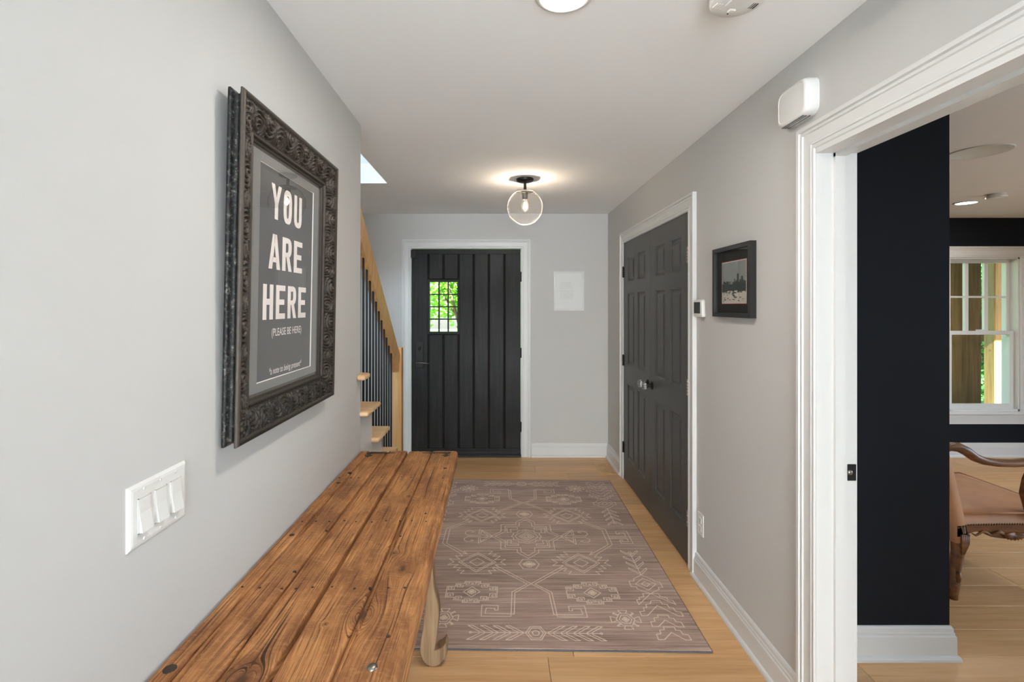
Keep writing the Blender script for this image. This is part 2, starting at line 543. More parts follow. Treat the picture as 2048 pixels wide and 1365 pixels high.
bump(nt, bs, n1, 0.6, 0.004)
M['frameside'] = m

def leafmat(name, a, b):
    m, nt, bs = newmat(name)
    n = noisetex(nt, objco(nt), 5.0, 2)
    nt.links.new(ramp(nt, n, [(0.35, lin(a)), (0.65, lin(b))]), bs.inputs['Base Color'])
    bs.inputs['Roughness'].default_value = 0.5
    bs.inputs['Subsurface Weight'].default_value = 0.0
    tr = nt.nodes.new('ShaderNodeBsdfTranslucent')
    tr.inputs[0].default_value = lin(b)
    mx = nt.nodes.new('ShaderNodeMixShader')
    mx.inputs[0].default_value = 0.4
    out = nt.nodes['Material Output']
    nt.links.new(bs.outputs[0], mx.inputs[1]); nt.links.new(tr.outputs[0], mx.inputs[2])
    nt.links.new(mx.outputs[0], out.inputs[0])
    return m
M['leaf1'] = leafmat('fresh_green_leaf', (84, 150, 40), (150, 200, 70))
M['leaf2'] = leafmat('deep_green_leaf', (50, 112, 50), (96, 165, 80))

# ------------------------------------------------------------------ dimensions (metres; camera at x=0, y=0)
CH = 2.43          # hall ceiling
CR = 2.39          # side-room ceiling
XL, XR = -0.691, 1.115
YB = 4.875         # wall with the front door
WT = 0.12
YE = 2.478         # end of the left wall (stairs beyond)
YS = 2.09          # navy wall stub

def structure(o):
    o['kind'] = 'structure'
    return o

# ------------------------------------------------------------------ floor: boards on a slab
floor = structure(MB().box(-3.2, 6.3, -7.6, 5.03, -0.14, -0.012).build('floor', M['subfloor']))
BW = 0.178
def plank_mesh(L):
    b = 0.0016
    mb = MB()
    W = BW - 0.0012
    x0, x1 = -L / 2 + 0.0006, L / 2 - 0.0006
    y0, y1 = -W / 2, W / 2
    vs = [(x0, y0, -0.012), (x1, y0, -0.012), (x1, y1, -0.012), (x0, y1, -0.012),
          (x0, y0, -b), (x1, y0, -b), (x1, y1, -b), (x0, y1, -b),
          (x0 + b, y0 + b, 0), (x1 - b, y0 + b, 0), (x1 - b, y1 - b, 0), (x0 + b, y1 - b, 0)]
    fs = [(0, 1, 5, 4), (1, 2, 6, 5), (2, 3, 7, 6), (3, 0, 4, 7), (4, 5, 9, 8), (5, 6, 10, 9), (6, 7, 11, 10), (7, 4, 8, 11), (8, 9, 10, 11)]
    me = bpy.data.meshes.new('plank')
    me.from_pydata(vs, [], fs)
    me.materials.append(M['oak'])
    return me
rp = random.Random(3)
PM = {L: plank_mesh(L) for L in (1.3, 1.7, 2.1, 2.5)}
row = 0
y = 2.095 - BW * 11 + BW / 2
while y < YB + 0.1:
    x = -1.9 - rp.uniform(0, 1.3)
    last = None
    if abs(y - (2.095 - BW / 2)) < 0.01: x = -2.28
    while x < 6.2:
        L = rp.choice([1.3, 1.7, 2.1, 2.5])
        if x + L > -1.8:
            o = bpy.data.objects.new('plank', PM[L])
            COL.objects.link(o)
            o.parent = floor
            o.location = (x + L / 2, y, 0)
        x += L
    y += BW

# ------------------------------------------------------------------ walls and ceilings
def wall(name, mat, *boxes):
    mb = MB()
    for b in boxes: mb.box(*b)
    return structure(mb.build(name, mat))

wall('wall_left', M['wall'], (XL - WT, XL, -1.2, YE, 0, CH))
# right wall with doorway (y 0.25..1.688) and closet opening (y 2.795..4.255)
DW0, DW1, DH = 0.25, 1.688, 2.06
CL0, CL1, CLH = 2.795, 4.255, 2.065
wall('wall_right', M['wall'],
     (XR, XR + WT, -1.2, DW0, 0, CH), (XR, XR + WT, DW0, DW1, DH, CH), (XR, XR + WT, DW1, CL0, 0, CH),
     (XR, XR + WT, CL0, CL1, CLH, CH), (XR, XR + WT, CL1, YB, 0, CH))
# front wall: door opening x -0.86..0.255, window opening x 4.54..5.22
FX0, FX1, FH = -0.862, 0.257, 2.092
WX0, WX1, WZ0, WZ1 = 4.52, 5.235, 0.455, 2.0
FT = 0.16
wall('wall_front_hall', M['wall'], (-1.75, FX0, YB, YB + FT, 0, 2.75), (FX0, FX1, YB, YB + FT, FH, 2.75), (FX1, XR + WT, YB, YB + FT, 0, 2.75))
wall('wall_front_room', M['navy'], (XR + WT, WX0, YB, YB + FT, 0, 2.75), (WX0, WX1, YB, YB + FT, 0, WZ0), (WX0, WX1, YB, YB + FT, WZ1, 2.75), (WX1, 6.3, YB, YB + FT, 0, 2.75))
wall('wall_closet_front', M['navy'], (XR + WT + 0.001, 1.942, YS, YS + 0.1, 0, CR + 0.03))
wall('wall_closet_side', M['navy'], (1.842, 1.942, YS + 0.1, YB, 0, CR + 0.03))
wall('wall_room_side', M['navy'], (6.12, 6.3, -1.2, 0.1, 0, CR + 0.03), (6.12, 6.3, 2.9, YB, 0, CR + 0.03), (6.12, 6.3, 0.1, 2.9, 0, 0.45), (6.12, 6.3, 0.1, 2.9, 2.25, CR + 0.03))
wall('wall_room_near', M['navy'], (XR + WT, 2.4, -1.2, -1.08, 0, CR + 0.03), (5.2, 6.3, -1.2, -1.08, 0, CR + 0.03), (2.4, 5.2, -1.2, -1.08, 0, 0.45), (2.4, 5.2, -1.2, -1.08, 2.25, CR + 0.03))
wall('wall_rear', M['wall'], (-3.2, -2.0, -7.6, -7.45, 0, CH), (2.8, 6.3, -7.6, -7.45, 0, CH), (-2.0, 2.8, -7.6, -7.45, 0, 0.25), (-2.0, 2.8, -7.6, -7.45, 2.42, CH + 0.01))
wall('wall_rear_left', M['wall'], (-3.2, -3.05, -7.45, -1.2, 0, CH), (-3.2, XL - WT, -1.32, -1.2, 0, CH))
wall('wall_rear_right', M['wall'], (6.15, 6.3, -7.45, -1.2, 0, CH), (XR + WT, 6.15, -1.32, -1.2, 0, CH))
wall('wall_stair_side', M['wall'], (-1.87, -1.75, 0.5, YB + FT, 0, 4.9))
# stairwell above: opening x -1.75..-0.82, y 0.5..3.66
OX, OY = -0.82, 3.66
wall('wall_stairwell', M['trim'], (-1.75, OX + 0.1, OY, OY + 0.1, CH + 0.15, 4.9), (OX, OX + 0.1, 0.5, OY, CH + 0.15, 4.9), (-1.75, OX + 0.1, 0.4, 0.5, 0, 4.9), (-1.87, OX + 0.1, 0.4, OY + 0.1, 4.9, 5.0))
wall('ceiling', M['ceil'],
     (OX, XR + WT, -1.2, 0.5, CH, CH + 0.15), (-3.2, XR + WT + 5.2, -7.6, -1.2, CH, CH + 0.15),
     (OX, XR + WT, 0.5, OY, CH, CH + 0.15), (-1.75, XR + WT, OY, YB, CH, CH + 0.15))
wall('ceiling_room', M['ceil'], (XR + WT, 6.3, -1.2, YB, CR, CR + 0.15))
# rear and side glazing bars behind the camera
def glazing(name, fn, a0, a1, z0, z1, nx):
    e = empty(name, (0, 0, 0), kind='structure')
    for k in range(nx + 1):
        a = a0 + (a1 - a0) * k / nx
        fn(a - 0.035, a + 0.035, z0, z1).build('window_frame', M['trim'], e)
    for z in (z0 + 0.035, z1 - 0.035):
        fn(a0, a1, z - 0.035, z + 0.035).build('window_frame', M['trim'], e)
glazing('window_2', lambda a, b, z0, z1: MB().box(a, b, -7.56, -7.49, z0, z1), -2.0, 2.8, 0.25, 2.42, 4)
glazing('window_3', lambda a, b, z0, z1: MB().box(6.18, 6.25, a, b, z0, z1), 0.1, 2.9, 0.45, 2.25, 3)
glazing('window_4', lambda a, b, z0, z1: MB().box(a, b, -1.17, -1.11, z0, z1), 2.4, 5.2, 0.45, 2.25, 3)

# ------------------------------------------------------------------ mouldings
BASE = [(0, 0), (0.030, 0), (0.030, 0.010), (0.026, 0.018), (0.018, 0.022), (0.017, 0.098), (0.013, 0.104), (0.013, 0.112), (0.010, 0.116), (0.009, 0.130), (0.005, 0.138), (0, 0.14)]
def baseboard(name, p0, p1, n, m0=0.0, m1=0.0):
    """p0->p1 along the wall, n = outward normal; m0/m1 mitre slope at the ends (+1 = longer outside)"""
    p0, p1, n = Vector((*p0, 0)), Vector((*p1, 0)), Vector((*n, 0))
    d = (p1 - p0).normalized()
    mb = MB()
    k = len(BASE)
    vs = [p0 + n * a + Vector((0, 0, z)) - d * a * m0 for a, z in BASE] + [p1 + n * a + Vector((0, 0, z)) + d * a * m1 for a, z in BASE]
    fs = [tuple(range(k)), tuple(range(k, 2 * k))[::-1]] + [(i, (i + 1) % k, k + (i + 1) % k, k + i) for i in range(k)]
    mb.add(vs, fs)
    return structure(mb.build(name, M['trim']))
baseboard('baseboard_right', (XR, 1.785), (XR, 2.735), (-1, 0))
baseboard('baseboard_right_far', (XR, 4.348), (XR, YB), (-1, 0), 0, -1)
baseboard('baseboard_back', (0.349, YB), (XR, YB), (0, -1), 0, -1)
baseboard('baseboard_left', (XL, -1.2), (XL, YE), (1, 0))
baseboard('baseboard_stub', (XR + WT + 0.001, YS), (1.942, YS), (0, -1), 0, 1)
baseboard('baseboard_stub_side', (1.942, YS), (1.942, YB), (1, 0), 1, -1)
baseboard('baseboard_room', (1.942, YB), (6.12, YB), (0, -1), -1, 0)

CAS = [(0, 0), (0, 0.010), (0.004, 0.015), (0.009, 0.015), (0.011, 0.011), (0.017, 0.011), (0.019, 0.015), (0.024, 0.015), (0.027, 0.012),
       (0.060, 0.014), (0.063, 0.019), (0.067, 0.019), (0.069, 0.015), (0.074, 0.015), (0.077, 0.023), (0.090, 0.023), (0.090, 0)]
def casing(name, pts, fn, prof=CAS, closed=False, mat=None):
    """pts: 2D polyline (u, v) of the inner edge; fn(u, v, d) -> 3D; profile grows to the left of the path; one board per side"""
    root = empty(name, fn(*pts[0], 0), kind='structure')
    P = [Vector(p) for p in pts]
    n = len(P)
    segs = n if closed else n - 1
    dirs = [(P[(i + 1) % n] - P[i]).normalized() for i in range(segs)]
    nor = [Vector((-d.y, d.x)) for d in dirs]
    def off(i):
        a = nor[i - 1] if (i > 0 or closed) else nor[0]
        b = nor[i] if i < segs else nor[i - 1]
        if not closed and i == 0: a = b
        s = (a + b)
        return s / (1 + a.dot(b))
    for i in range(segs):
        mb = MB()
        o0, o1 = off(i), off((i + 1) % n if closed else i + 1)
        k = len(prof)
        vs = []
        for P0, o in ((P[i], o0), (P[(i + 1) % n], o1)):
            for a, d in prof:
                q = P0 + o * a
                vs.append(fn(q.x, q.y, d))
        fs = [tuple(range(k)), tuple(range(k, 2 * k))[::-1]] + [(j, (j + 1) % k, k + (j + 1) % k, k + j) for j in range(k)]
        mb.add(vs, fs)
        mb.build('casing_board', mat or M['trim'], root)
    return root

# doorway to the side room: casing on the hall face, jamb lining, stops, strike plate
casing('trim_1', [(DW1, 0), (DW1, DH - 0.005), (DW0, DH - 0.005), (DW0, 0)], lambda u, v, d: Vector((XR - d, u, v)),
       prof=[(-a + 0.0, b) for a, b in CAS])
jr = empty('trim_2', (XR, DW1, 0), kind='structure')
MB().box(XR - 0.010, XR + WT + 0.012, DW1 - 0.002, DW1 + 0.018, 0, DH).build('jamb_board', M['trim'], jr)
MB().box(XR - 0.010, XR + WT + 0.012, DW0 - 0.018, DW0 + 0.002, 0, DH).build('jamb_board', M['trim'], jr)
MB().box(XR - 0.010, XR + WT + 0.012, DW0, DW1, DH - 0.022, DH).build('jamb_board', M['trim'], jr)
for a, b in ((DW1 - 0.013, DW1), (DW0, DW0 + 0.013)):
    MB().box(XR + 0.050, XR + 0.084, a, b, 0, DH - 0.02).build('door_stop', M['trim'], jr)
MB().box(XR + 0.050, XR + 0.084, DW0, DW1, DH - 0.035, DH - 0.02).build('door_stop', M['trim'], jr)
sp = MB().rbox(XR + 0.098, XR + 0.128, DW1 - 0.0045, DW1 - 0.0015, 0.905, 0.962, 0.001, 1).build('strike_plate', M['blackmetal'], jr)
MB().lathe([(0.0, 0.006), (0.004, 0.0055), (0.0085, 0.003), (0.009, 0.0)], (XR + 0.105, DW1 - 0.0045, 0.934), 'y', 20, -1).build('latch_hole', M['steel'], sp, True)
# closet casing and jamb
casing('trim_3', [(CL1 - 0.012, 0), (CL1 - 0.012, CLH - 0.008), (CL0 + 0.012, CLH - 0.008), (CL0 + 0.012, 0)], lambda u, v, d: Vector((XR - d, u, v)),
       prof=[(-a, b) for a, b in CAS])
jc = empty('trim_4', (XR, CL0, 0), kind='structure')
MB().box(XR - 0.008, XR + WT, CL0 - 0.002, CL0 + 0.012, 0, CLH).build('jamb_board', M['trim'], jc)
MB().box(XR - 0.008, XR + WT, CL1 - 0.012, CL1 + 0.002, 0, CLH).build('jamb_board', M['trim'], jc)
MB().box(XR - 0.008, XR + WT, CL0, CL1, CLH - 0.010, CLH).build('jamb_board', M['trim'], jc)
# front door casing and jamb
casing('trim_5', [(FX0 + 0.010, 0), (FX0 + 0.010, FH - 0.010), (FX1 - 0.010, FH - 0.010), (FX1 - 0.010, 0)], lambda u, v, d: Vector((u, YB - d, v)))
jf = empty('trim_6', (FX0, YB, 0), kind='structure')
MB().box(FX0, FX0 + 0.012, YB - 0.008, YB + FT, 0, FH).build('jamb_board', M['trim'], jf)
MB().box(FX1 - 0.012, FX1, YB - 0.008, YB + FT, 0, FH).build('jamb_board', M['trim'], jf)
MB().box(FX0, FX1, YB - 0.008, YB + FT, FH - 0.012, FH).build('jamb_board', M['trim'], jf)
MB().rbox(FX0 + 0.012, FX1 - 0.012, YB - 0.03, YB + FT, 0, 0.022, 0.006, 2).build('threshold', M['blackmetal'], jf)

# ------------------------------------------------------------------ front door (door_1)
DX0, DX1, DZ0, DZ1 = -0.846, 0.241, 0.026, 2.076
DY = YB - 0.004          # face of the boards
door = empty('door_1', (DX0, DY, 0), kind='structure')
WNX0, WNX1, WNZ0, WNZ1 = -0.668, -0.392, 1.252, 1.748
back = MB()
for b in ((DX0, WNX0, DZ0, DZ1), (WNX1, DX1, DZ0, DZ1), (WNX0, WNX1, DZ0, WNZ0), (WNX0, WNX1, WNZ1, DZ1)):
    back.box(b[0], b[1], DY + 0.020, DY + 0.045, b[2], b[3])
back.build('door_slab', M['gap'], door)
GR = [-0.680, -0.529, -0.378, -0.228, -0.076, 0.079]
GW = 0.009
ZT, ZB = 2.030, 0.085
ZU, ZL = 1.772, 1.227     # grooves stop at these heights next to the little window
edges = [DX0] + GR + [DX1]
def plank_d(x0, x1, z0, z1):
    return MB().rbox(x0, x1, DY, DY + 0.021, z0, z1, 0.003, 1).build('plank', M['blackwood'], door)
for i in range(7):
    x0 = edges[i] + (GW if i else 0)
    x1 = edges[i + 1] - (GW if i < 6 else 0)
    if i in (1, 2):
        plank_d(x0, x1, WNZ1 + 0.03, ZT)
        plank_d(x0, x1, ZB, WNZ0 - 0.03)
    elif i == 0:
        plank_d(x0, x1, ZB, ZT)
    else:
        plank_d(x0, x1, ZB, ZT)
MB().box(DX0, DX1, DY + 0.0004, DY + 0.021, ZT, DZ1).build('top_rail', M['blackwood'], door)
MB().box(DX0, DX1, DY + 0.0004, DY + 0.021, DZ0, ZB).build('bottom_rail', M['blackwood'], door)
MB().box(DX0, DX1, DY - 0.006, DY + 0.002, 0.040, 0.052).build('sweep', M['blackmetal'], door)
sur = MB()
sx0, sx1 = GR[0] - GW, GR[2] + GW
for b in ((sx0, WNX0, ZL, ZU), (WNX1, sx1, ZL, ZU), (WNX0, WNX1, WNZ1, ZU), (WNX0, WNX1, ZL, WNZ0)):
    sur.box(b[0], b[1], DY + 0.0003, DY + 0.0445, b[2], b[3])
so = sur.build('window_surround', M['blackwood'], door)
for k in (1, 2):
    xx = WNX0 + (WNX1 - WNX0) * k / 3
    MB().box(xx - 0.007, xx + 0.007, DY + 0.008, DY + 0.034, WNZ0, WNZ1).build('muntin', M['blackwood'], so)
for k in (1, 2, 3):
    zz = WNZ0 + (WNZ1 - WNZ0) * k / 4
    MB().box(WNX0, WNX1, DY + 0.0085, DY + 0.0335, zz - 0.006, zz + 0.006).build('muntin', M['blackwood'], so)
for i in range(3):
    for j in range(4):
        a0 = WNX0 + (WNX1 - WNX0) * i / 3 + 0.006; a1 = WNX0 + (WNX1 - WNX0) * (i + 1) / 3 - 0.006
        b0 = WNZ0 + (WNZ1 - WNZ0) * j / 4 + 0.005; b1 = WNZ0 + (WNZ1 - WNZ0) * (j + 1) / 4 - 0.005
        MB().box(a0, a1, DY + 0.020, DY + 0.023, b0, b1).build('pane', M['glass'], so)
# handle set
hp = MB().rbox(-0.808, -0.730, DY - 0.010, DY, 0.890, 1.146, 0.004, 2).build('handle_plate', M['blackmetal'], door)
MB().lathe([(0.017, 0), (0.016, 0.008), (0.010, 0.012), (0, 0.013)], (-0.769, DY - 0.010, 1.085), 'y', 20, -1).build('deadbolt', M['blackmetal'], hp, True)
MB().rbox(-0.774, -0.764, DY - 0.040, DY - 0.016, 1.062, 1.110, 0.003, 2).build('thumb_turn', M['blackmetal'], hp)
MB().tube([(-0.785, DY - 0.008, 0.945), (-0.785, DY - 0.045, 0.945)], 0.012, 14).build('spindle', M['blackmetal'], hp, True)
MB().tube([(-0.797, DY - 0.046, 0.946), (-0.76, DY - 0.050, 0.945), (-0.70, DY - 0.050, 0.942), (-0.668, DY - 0.044, 0.936)], [0.010, 0.009, 0.008, 0.0075], 12).build('lever', M['dark_steel'], hp, True)
MB().rbox(-0.852, -0.802, DY - 0.024, DY, 1.985, 2.068, 0.004, 2).build('door_catch', M['bronze'], door)
for z in (0.30, 1.04, 1.80):
    MB().tube([(DX1 + 0.004, DY - 0.006, z - 0.05), (DX1 + 0.004, DY - 0.006, z + 0.05)], 0.006, 10).build('hinge', M['blackmetal'], door, True)

# ------------------------------------------------------------------ closet doors (door_2 near, door_3 far)
CX = XR - 0.006          # face of the closet doors
YM = 3.525
def closet_door(name, y0, y1, hinge_near):
    d = empty(name, (CX, y0, 0.0), kind='structure')
    z0, z1 = 0.012, 2.052
    W = y1 - y0
    st = 0.113
    pw = (W - 2 * st - 0.092) / 2
    cols = [(y0 + st, y0 + st + pw), (y1 - st - pw, y1 - st)]
    rows = [(0.215, 0.850), (1.010, 1.620), (1.712, 1.928)]
    T = 0.035
    fr = MB()
    ys = [y0] + [c for p in cols for c in p] + [y1]
    for a, b in ((ys[0], ys[1]), (ys[2], ys[3]), (ys[4], ys[5])):
        fr.box(CX, CX + T, a, b, z0, z1)
    zs = [z0] + [r for p in rows for r in p] + [z1]
    for a, b in ((zs[0], zs[1]), (zs[2], zs[3]), (zs[4], zs[5]), (zs[6], zs[7])):
        for c in cols:
            fr.box(CX, CX + T, c[0], c[1], a, b)
    fr.build('door_frame', M['doorgrey'], d, recalc=True)
    for c in cols:
        for r in rows:
            mb = MB()
            # sticking (ogee), recess, bevel, raised field as nested rectangles
            ring = [(0.0, 0.0), (0.006, 0.002), (0.010, 0.007), (0.016, 0.011), (0.024, 0.0115), (0.042, 0.003), (0.046, 0.003)]
            vs = []
            for o, dep in ring:
                vs += [(CX + dep, c[0] + o, r[0] + o), (CX + dep, c[1] - o, r[0] + o), (CX + dep, c[1] - o, r[1] - o), (CX + dep, c[0] + o, r[1] - o)]
            fs = []
            for i in range(len(ring) - 1):
                for k in range(4):
                    fs.append((i * 4 + k, i * 4 + (k + 1) % 4, (i + 1) * 4 + (k + 1) % 4, (i + 1) * 4 + k))
            m4 = (len(ring) - 1) * 4
            fs.append((m4, m4 + 1, m4 + 2, m4 + 3))
            mb.add(vs, fs)
            mb.box(CX + 0.014, CX + T, c[0], c[1], r[0], r[1])
            mb.build('panel', M['doorgrey'], d, recalc=False)
    yh = y0 - 0.002 if hinge_near else y1 + 0.002
    for z in (0.28, 1.035, 1.80):
        h = MB().box(CX - 0.003, CX + 0.001, yh - 0.016, yh + 0.016, z - 0.045, z + 0.045).build('hinge', M['bronze'], d)
        kn = MB()
        for k in range(5):
            zz = z - 0.045 + 0.018 * k
            kn.lathe([(0.0, 0), (0.0065, 0), (0.0065, 0.0165), (0, 0.0165)], (CX - 0.008, yh, zz + 0.0008), 'z', 12)
        kn.lathe([(0.004, 0), (0.006, 0.002), (0.003, 0.007), (0, 0.008)], (CX - 0.008, yh, z + 0.045), 'z', 12)
        kn.build('hinge_knuckle', M['steel'] if hinge_near else M['bronze'], h, True)
    yk = y1 - 0.048 if hinge_near else y0 + 0.048
    kb = MB().lathe([(0.030, 0), (0.030, 0.004), (0.024, 0.009), (0.012, 0.011), (0.011, 0.030), (0.016, 0.034), (0.016, 0.040), (0.0, 0.041)], (CX, yk, 0.940), 'x', 24, -1).build('knob', M['bronze'], d, True, angle=0.6)
    MB().lathe([(0.012, 0.038), (0.022, 0.043), (0.029, 0.052), (0.029, 0.060), (0.022, 0.069), (0.012, 0.073), (0, 0.074)], (CX, yk, 0.940), 'x', 12, -1).build('crystal', M['crystal'], kb)
    return d
closet_door('door_2', 2.812, YM - 0.0015, True)
closet_door('door_3', YM + 0.0015, 4.239, False)
MB().box(XR + 0.03, XR + 0.045, 3.46, 3.51, 2.040, 2.056).build('ball_catch', M['slot'], jc)

# ------------------------------------------------------------------ side-room window (window_1)
win = empty('window_1', (WX0, YB, WZ0), kind='structure')
def wb(name, x0, x1, y0, y1, z0, z1, mat='trim', parent=None):
    return MB().box(x0, x1, YB + y0, YB + y1, z0, z1).build(name, M[mat], parent or win)
for a in ((WX0, WX0 + 0.02, 0, FT, WZ0, WZ1), (WX1 - 0.02, WX1, 0, FT, WZ0, WZ1), (WX0, WX1, 0, FT, WZ1 - 0.02, WZ1), (WX0, WX1, 0, FT, WZ0, WZ0 + 0.02)):
    wb('window_frame', *a)
U0, U1 = WX0 + 0.02, WX1 - 0.02
ZMID = 1.235
def sash(z0, z1, y0, nx, nz, sw, bw_):
    s = empty('sash', Vector((U0, YB + y0, z0)) - Vector(win.location))
    s.parent = win
    wb('stile', U0, U0 + sw, y0, y0 + 0.035, z0, z1, parent=s)
    wb('stile', U1 - sw, U1, y0, y0 + 0.035, z0, z1, parent=s)
    wb('rail', U0 + sw, U1 - sw, y0, y0 + 0.035, z0, z0 + bw_, parent=s)
    wb('rail', U0 + sw, U1 - sw, y0, y0 + 0.035, z1 - 0.035, z1, parent=s)
    a0, a1, b0, b1 = U0 + sw, U1 - sw, z0 + bw_, z1 - 0.035
    for k in range(1, nx):
        xx = a0 + (a1 - a0) * k / nx
        wb('muntin', xx - 0.018, xx + 0.018, y0 + 0.004, y0 + 0.031, b0, b1, parent=s)
    for k in range(1, nz):
        zz = b0 + (b1 - b0) * k / nz
        wb('muntin', a0, a1, y0 + 0.003, y0 + 0.030, zz - 0.009, zz + 0.009, parent=s)
    for i in range(nx):
        for j in range(nz):
            p0 = a0 + (a1 - a0) * i / nx; p1 = a0 + (a1 - a0) * (i + 1) / nx
            q0 = b0 + (b1 - b0) * j / nz; q1 = b0 + (b1 - b0) * (j + 1) / nz
            wb('pane', p0, p1, y0 + 0.016, y0 + 0.019, q0, q1, 'glass', s)
sash(ZMID - 0.02, WZ1 - 0.02, 0.075, 3, 2, 0.04, 0.04)
sash(WZ0 + 0.02, ZMID + 0.02, 0.035, 1, 1, 0.045, 0.045)
wb('sash_lock', 4.86, 4.92, 0.036, 0.07, ZMID + 0.02, ZMID + 0.034)
casing('trim_7', [(WX0 + 0.006, WZ0), (WX0 + 0.006, WZ1 - 0.006), (WX1 - 0.006, WZ1 - 0.006), (WX1 - 0.006, WZ0)], lambda u, v, d: Vector((u, YB - d, v)),
       prof=[(a * 1.2, b) for a, b in CAS])
st = MB().rbox(WX0 - 0.12, WX1 + 0.12, YB - 0.05, YB + 0.05, WZ0 - 0.028, WZ0 - 0.0, 0.008, 3).build('window_sill', M['trim'], win)
ap = MB(); ap.box(WX0 - 0.10, WX1 + 0.10, YB - 0.018, YB, WZ0 - 0.125, WZ0 - 0.028); ap.box(WX0 - 0.10, WX1 + 0.10, YB - 0.025, YB, WZ0 - 0.06, WZ0 - 0.028)
ap.build('window_apron', M['trim'], win)

# ------------------------------------------------------------------ staircase (rises towards the camera behind the left wall)
stair = empty('staircase', (-1.2, 3.7, 0), 'pale wood stairs with black balusters rising behind the left wall', 'staircase')
RISE, RUN = 0.1945, 0.2313
NY = lambda k: 2.515 + (6 - k) * RUN         # nosing of step k
SX0, SX1 = -1.75, XL - 0.001
for k in range(1, 9):
    yn = NY(k); z = RISE * k
    mb = MB()
    # white riser, skirt block under the tread
    x1 = SX1 if k < 6 else SX1 - WT - 0.002
    if k <= 5:
        MB().box(SX0 + 0.001, x1, yn - 0.035 - RUN, yn - 0.035, 0, z - 0.027).build('riser_block', M['trim'], stair)
    else:
        MB().box(SX0 + 0.001, x1, yn - 0.035 - RUN, yn - 0.035, z - 0.25, z - 0.027).build('riser_block', M['trim'], stair)
    xe = -0.648
    t = MB()
    if k <= 5:
        t.rbox(SX0 + 0.002, xe, yn - RUN - 0.050, yn, z - 0.027, z, 0.012, 3)
    elif k == 6:
        t.rbox(SX0 + 0.002, SX1 - WT - 0.002, yn - RUN - 0.036, yn, z - 0.027, z, 0.012, 3)
        t.rbox(-0.83, xe, 2.481, yn, z - 0.027, z, 0.012, 3)
        t.rbox(XL + 0.0005, xe, 2.400, yn, z - 0.027, z, 0.012, 3)
    else:
        t.rbox(SX0 + 0.002, SX1 - WT - 0.002, yn - RUN - 0.036, yn, z - 0.027, z, 0.012, 3)
    t.build('tread', M['tread'], stair, True, angle=0.9)
BX = -0.80
railz = lambda yy: 1.145 + (3.70 - yy) * (RISE / RUN)     # underside of the rail
for i in range(16):
    yb = 3.70 - i * 0.0771
    kstep = max(1, min(8, int((NY(1) - yb) / RUN) + 1)) if yb < NY(1) else 0
    zb = RISE * kstep
    MB().tube([(BX, yb, zb), (BX, yb, railz(yb) + 0.03)], 0.0068, 10).build('baluster', M['iron'], stair, True)
rb = MB()
ya, yz = 3.90, 2.52
for (y0_, y1_) in ((ya, yz),):
    za, zz = railz(y0_), railz(y1_)
    p = []
    for yy, z_ in ((y0_, za), (y1_, zz)):
        p += [(BX - 0.030, yy, z_), (BX + 0.018, yy, z_), (BX + 0.030, yy, z_ + 0.135), (BX + 0.024, yy, z_ + 0.15), (BX - 0.024, yy, z_ + 0.15), (BX - 0.030, yy, z_ + 0.135)]
    rb.add(p, [(0, 1, 2, 3, 4, 5), (11, 10, 9, 8, 7, 6)] + [(i, (i + 1) % 6, 6 + (i + 1) % 6, 6 + i) for i in range(6)])
rb.build('handrail', M['maple'], stair)
nw = MB().rbox(BX - 0.035, BX + 0.040, 3.90, 3.975, 0, 1.175, 0.004, 2).build('newel_post', M['maple'], stair)

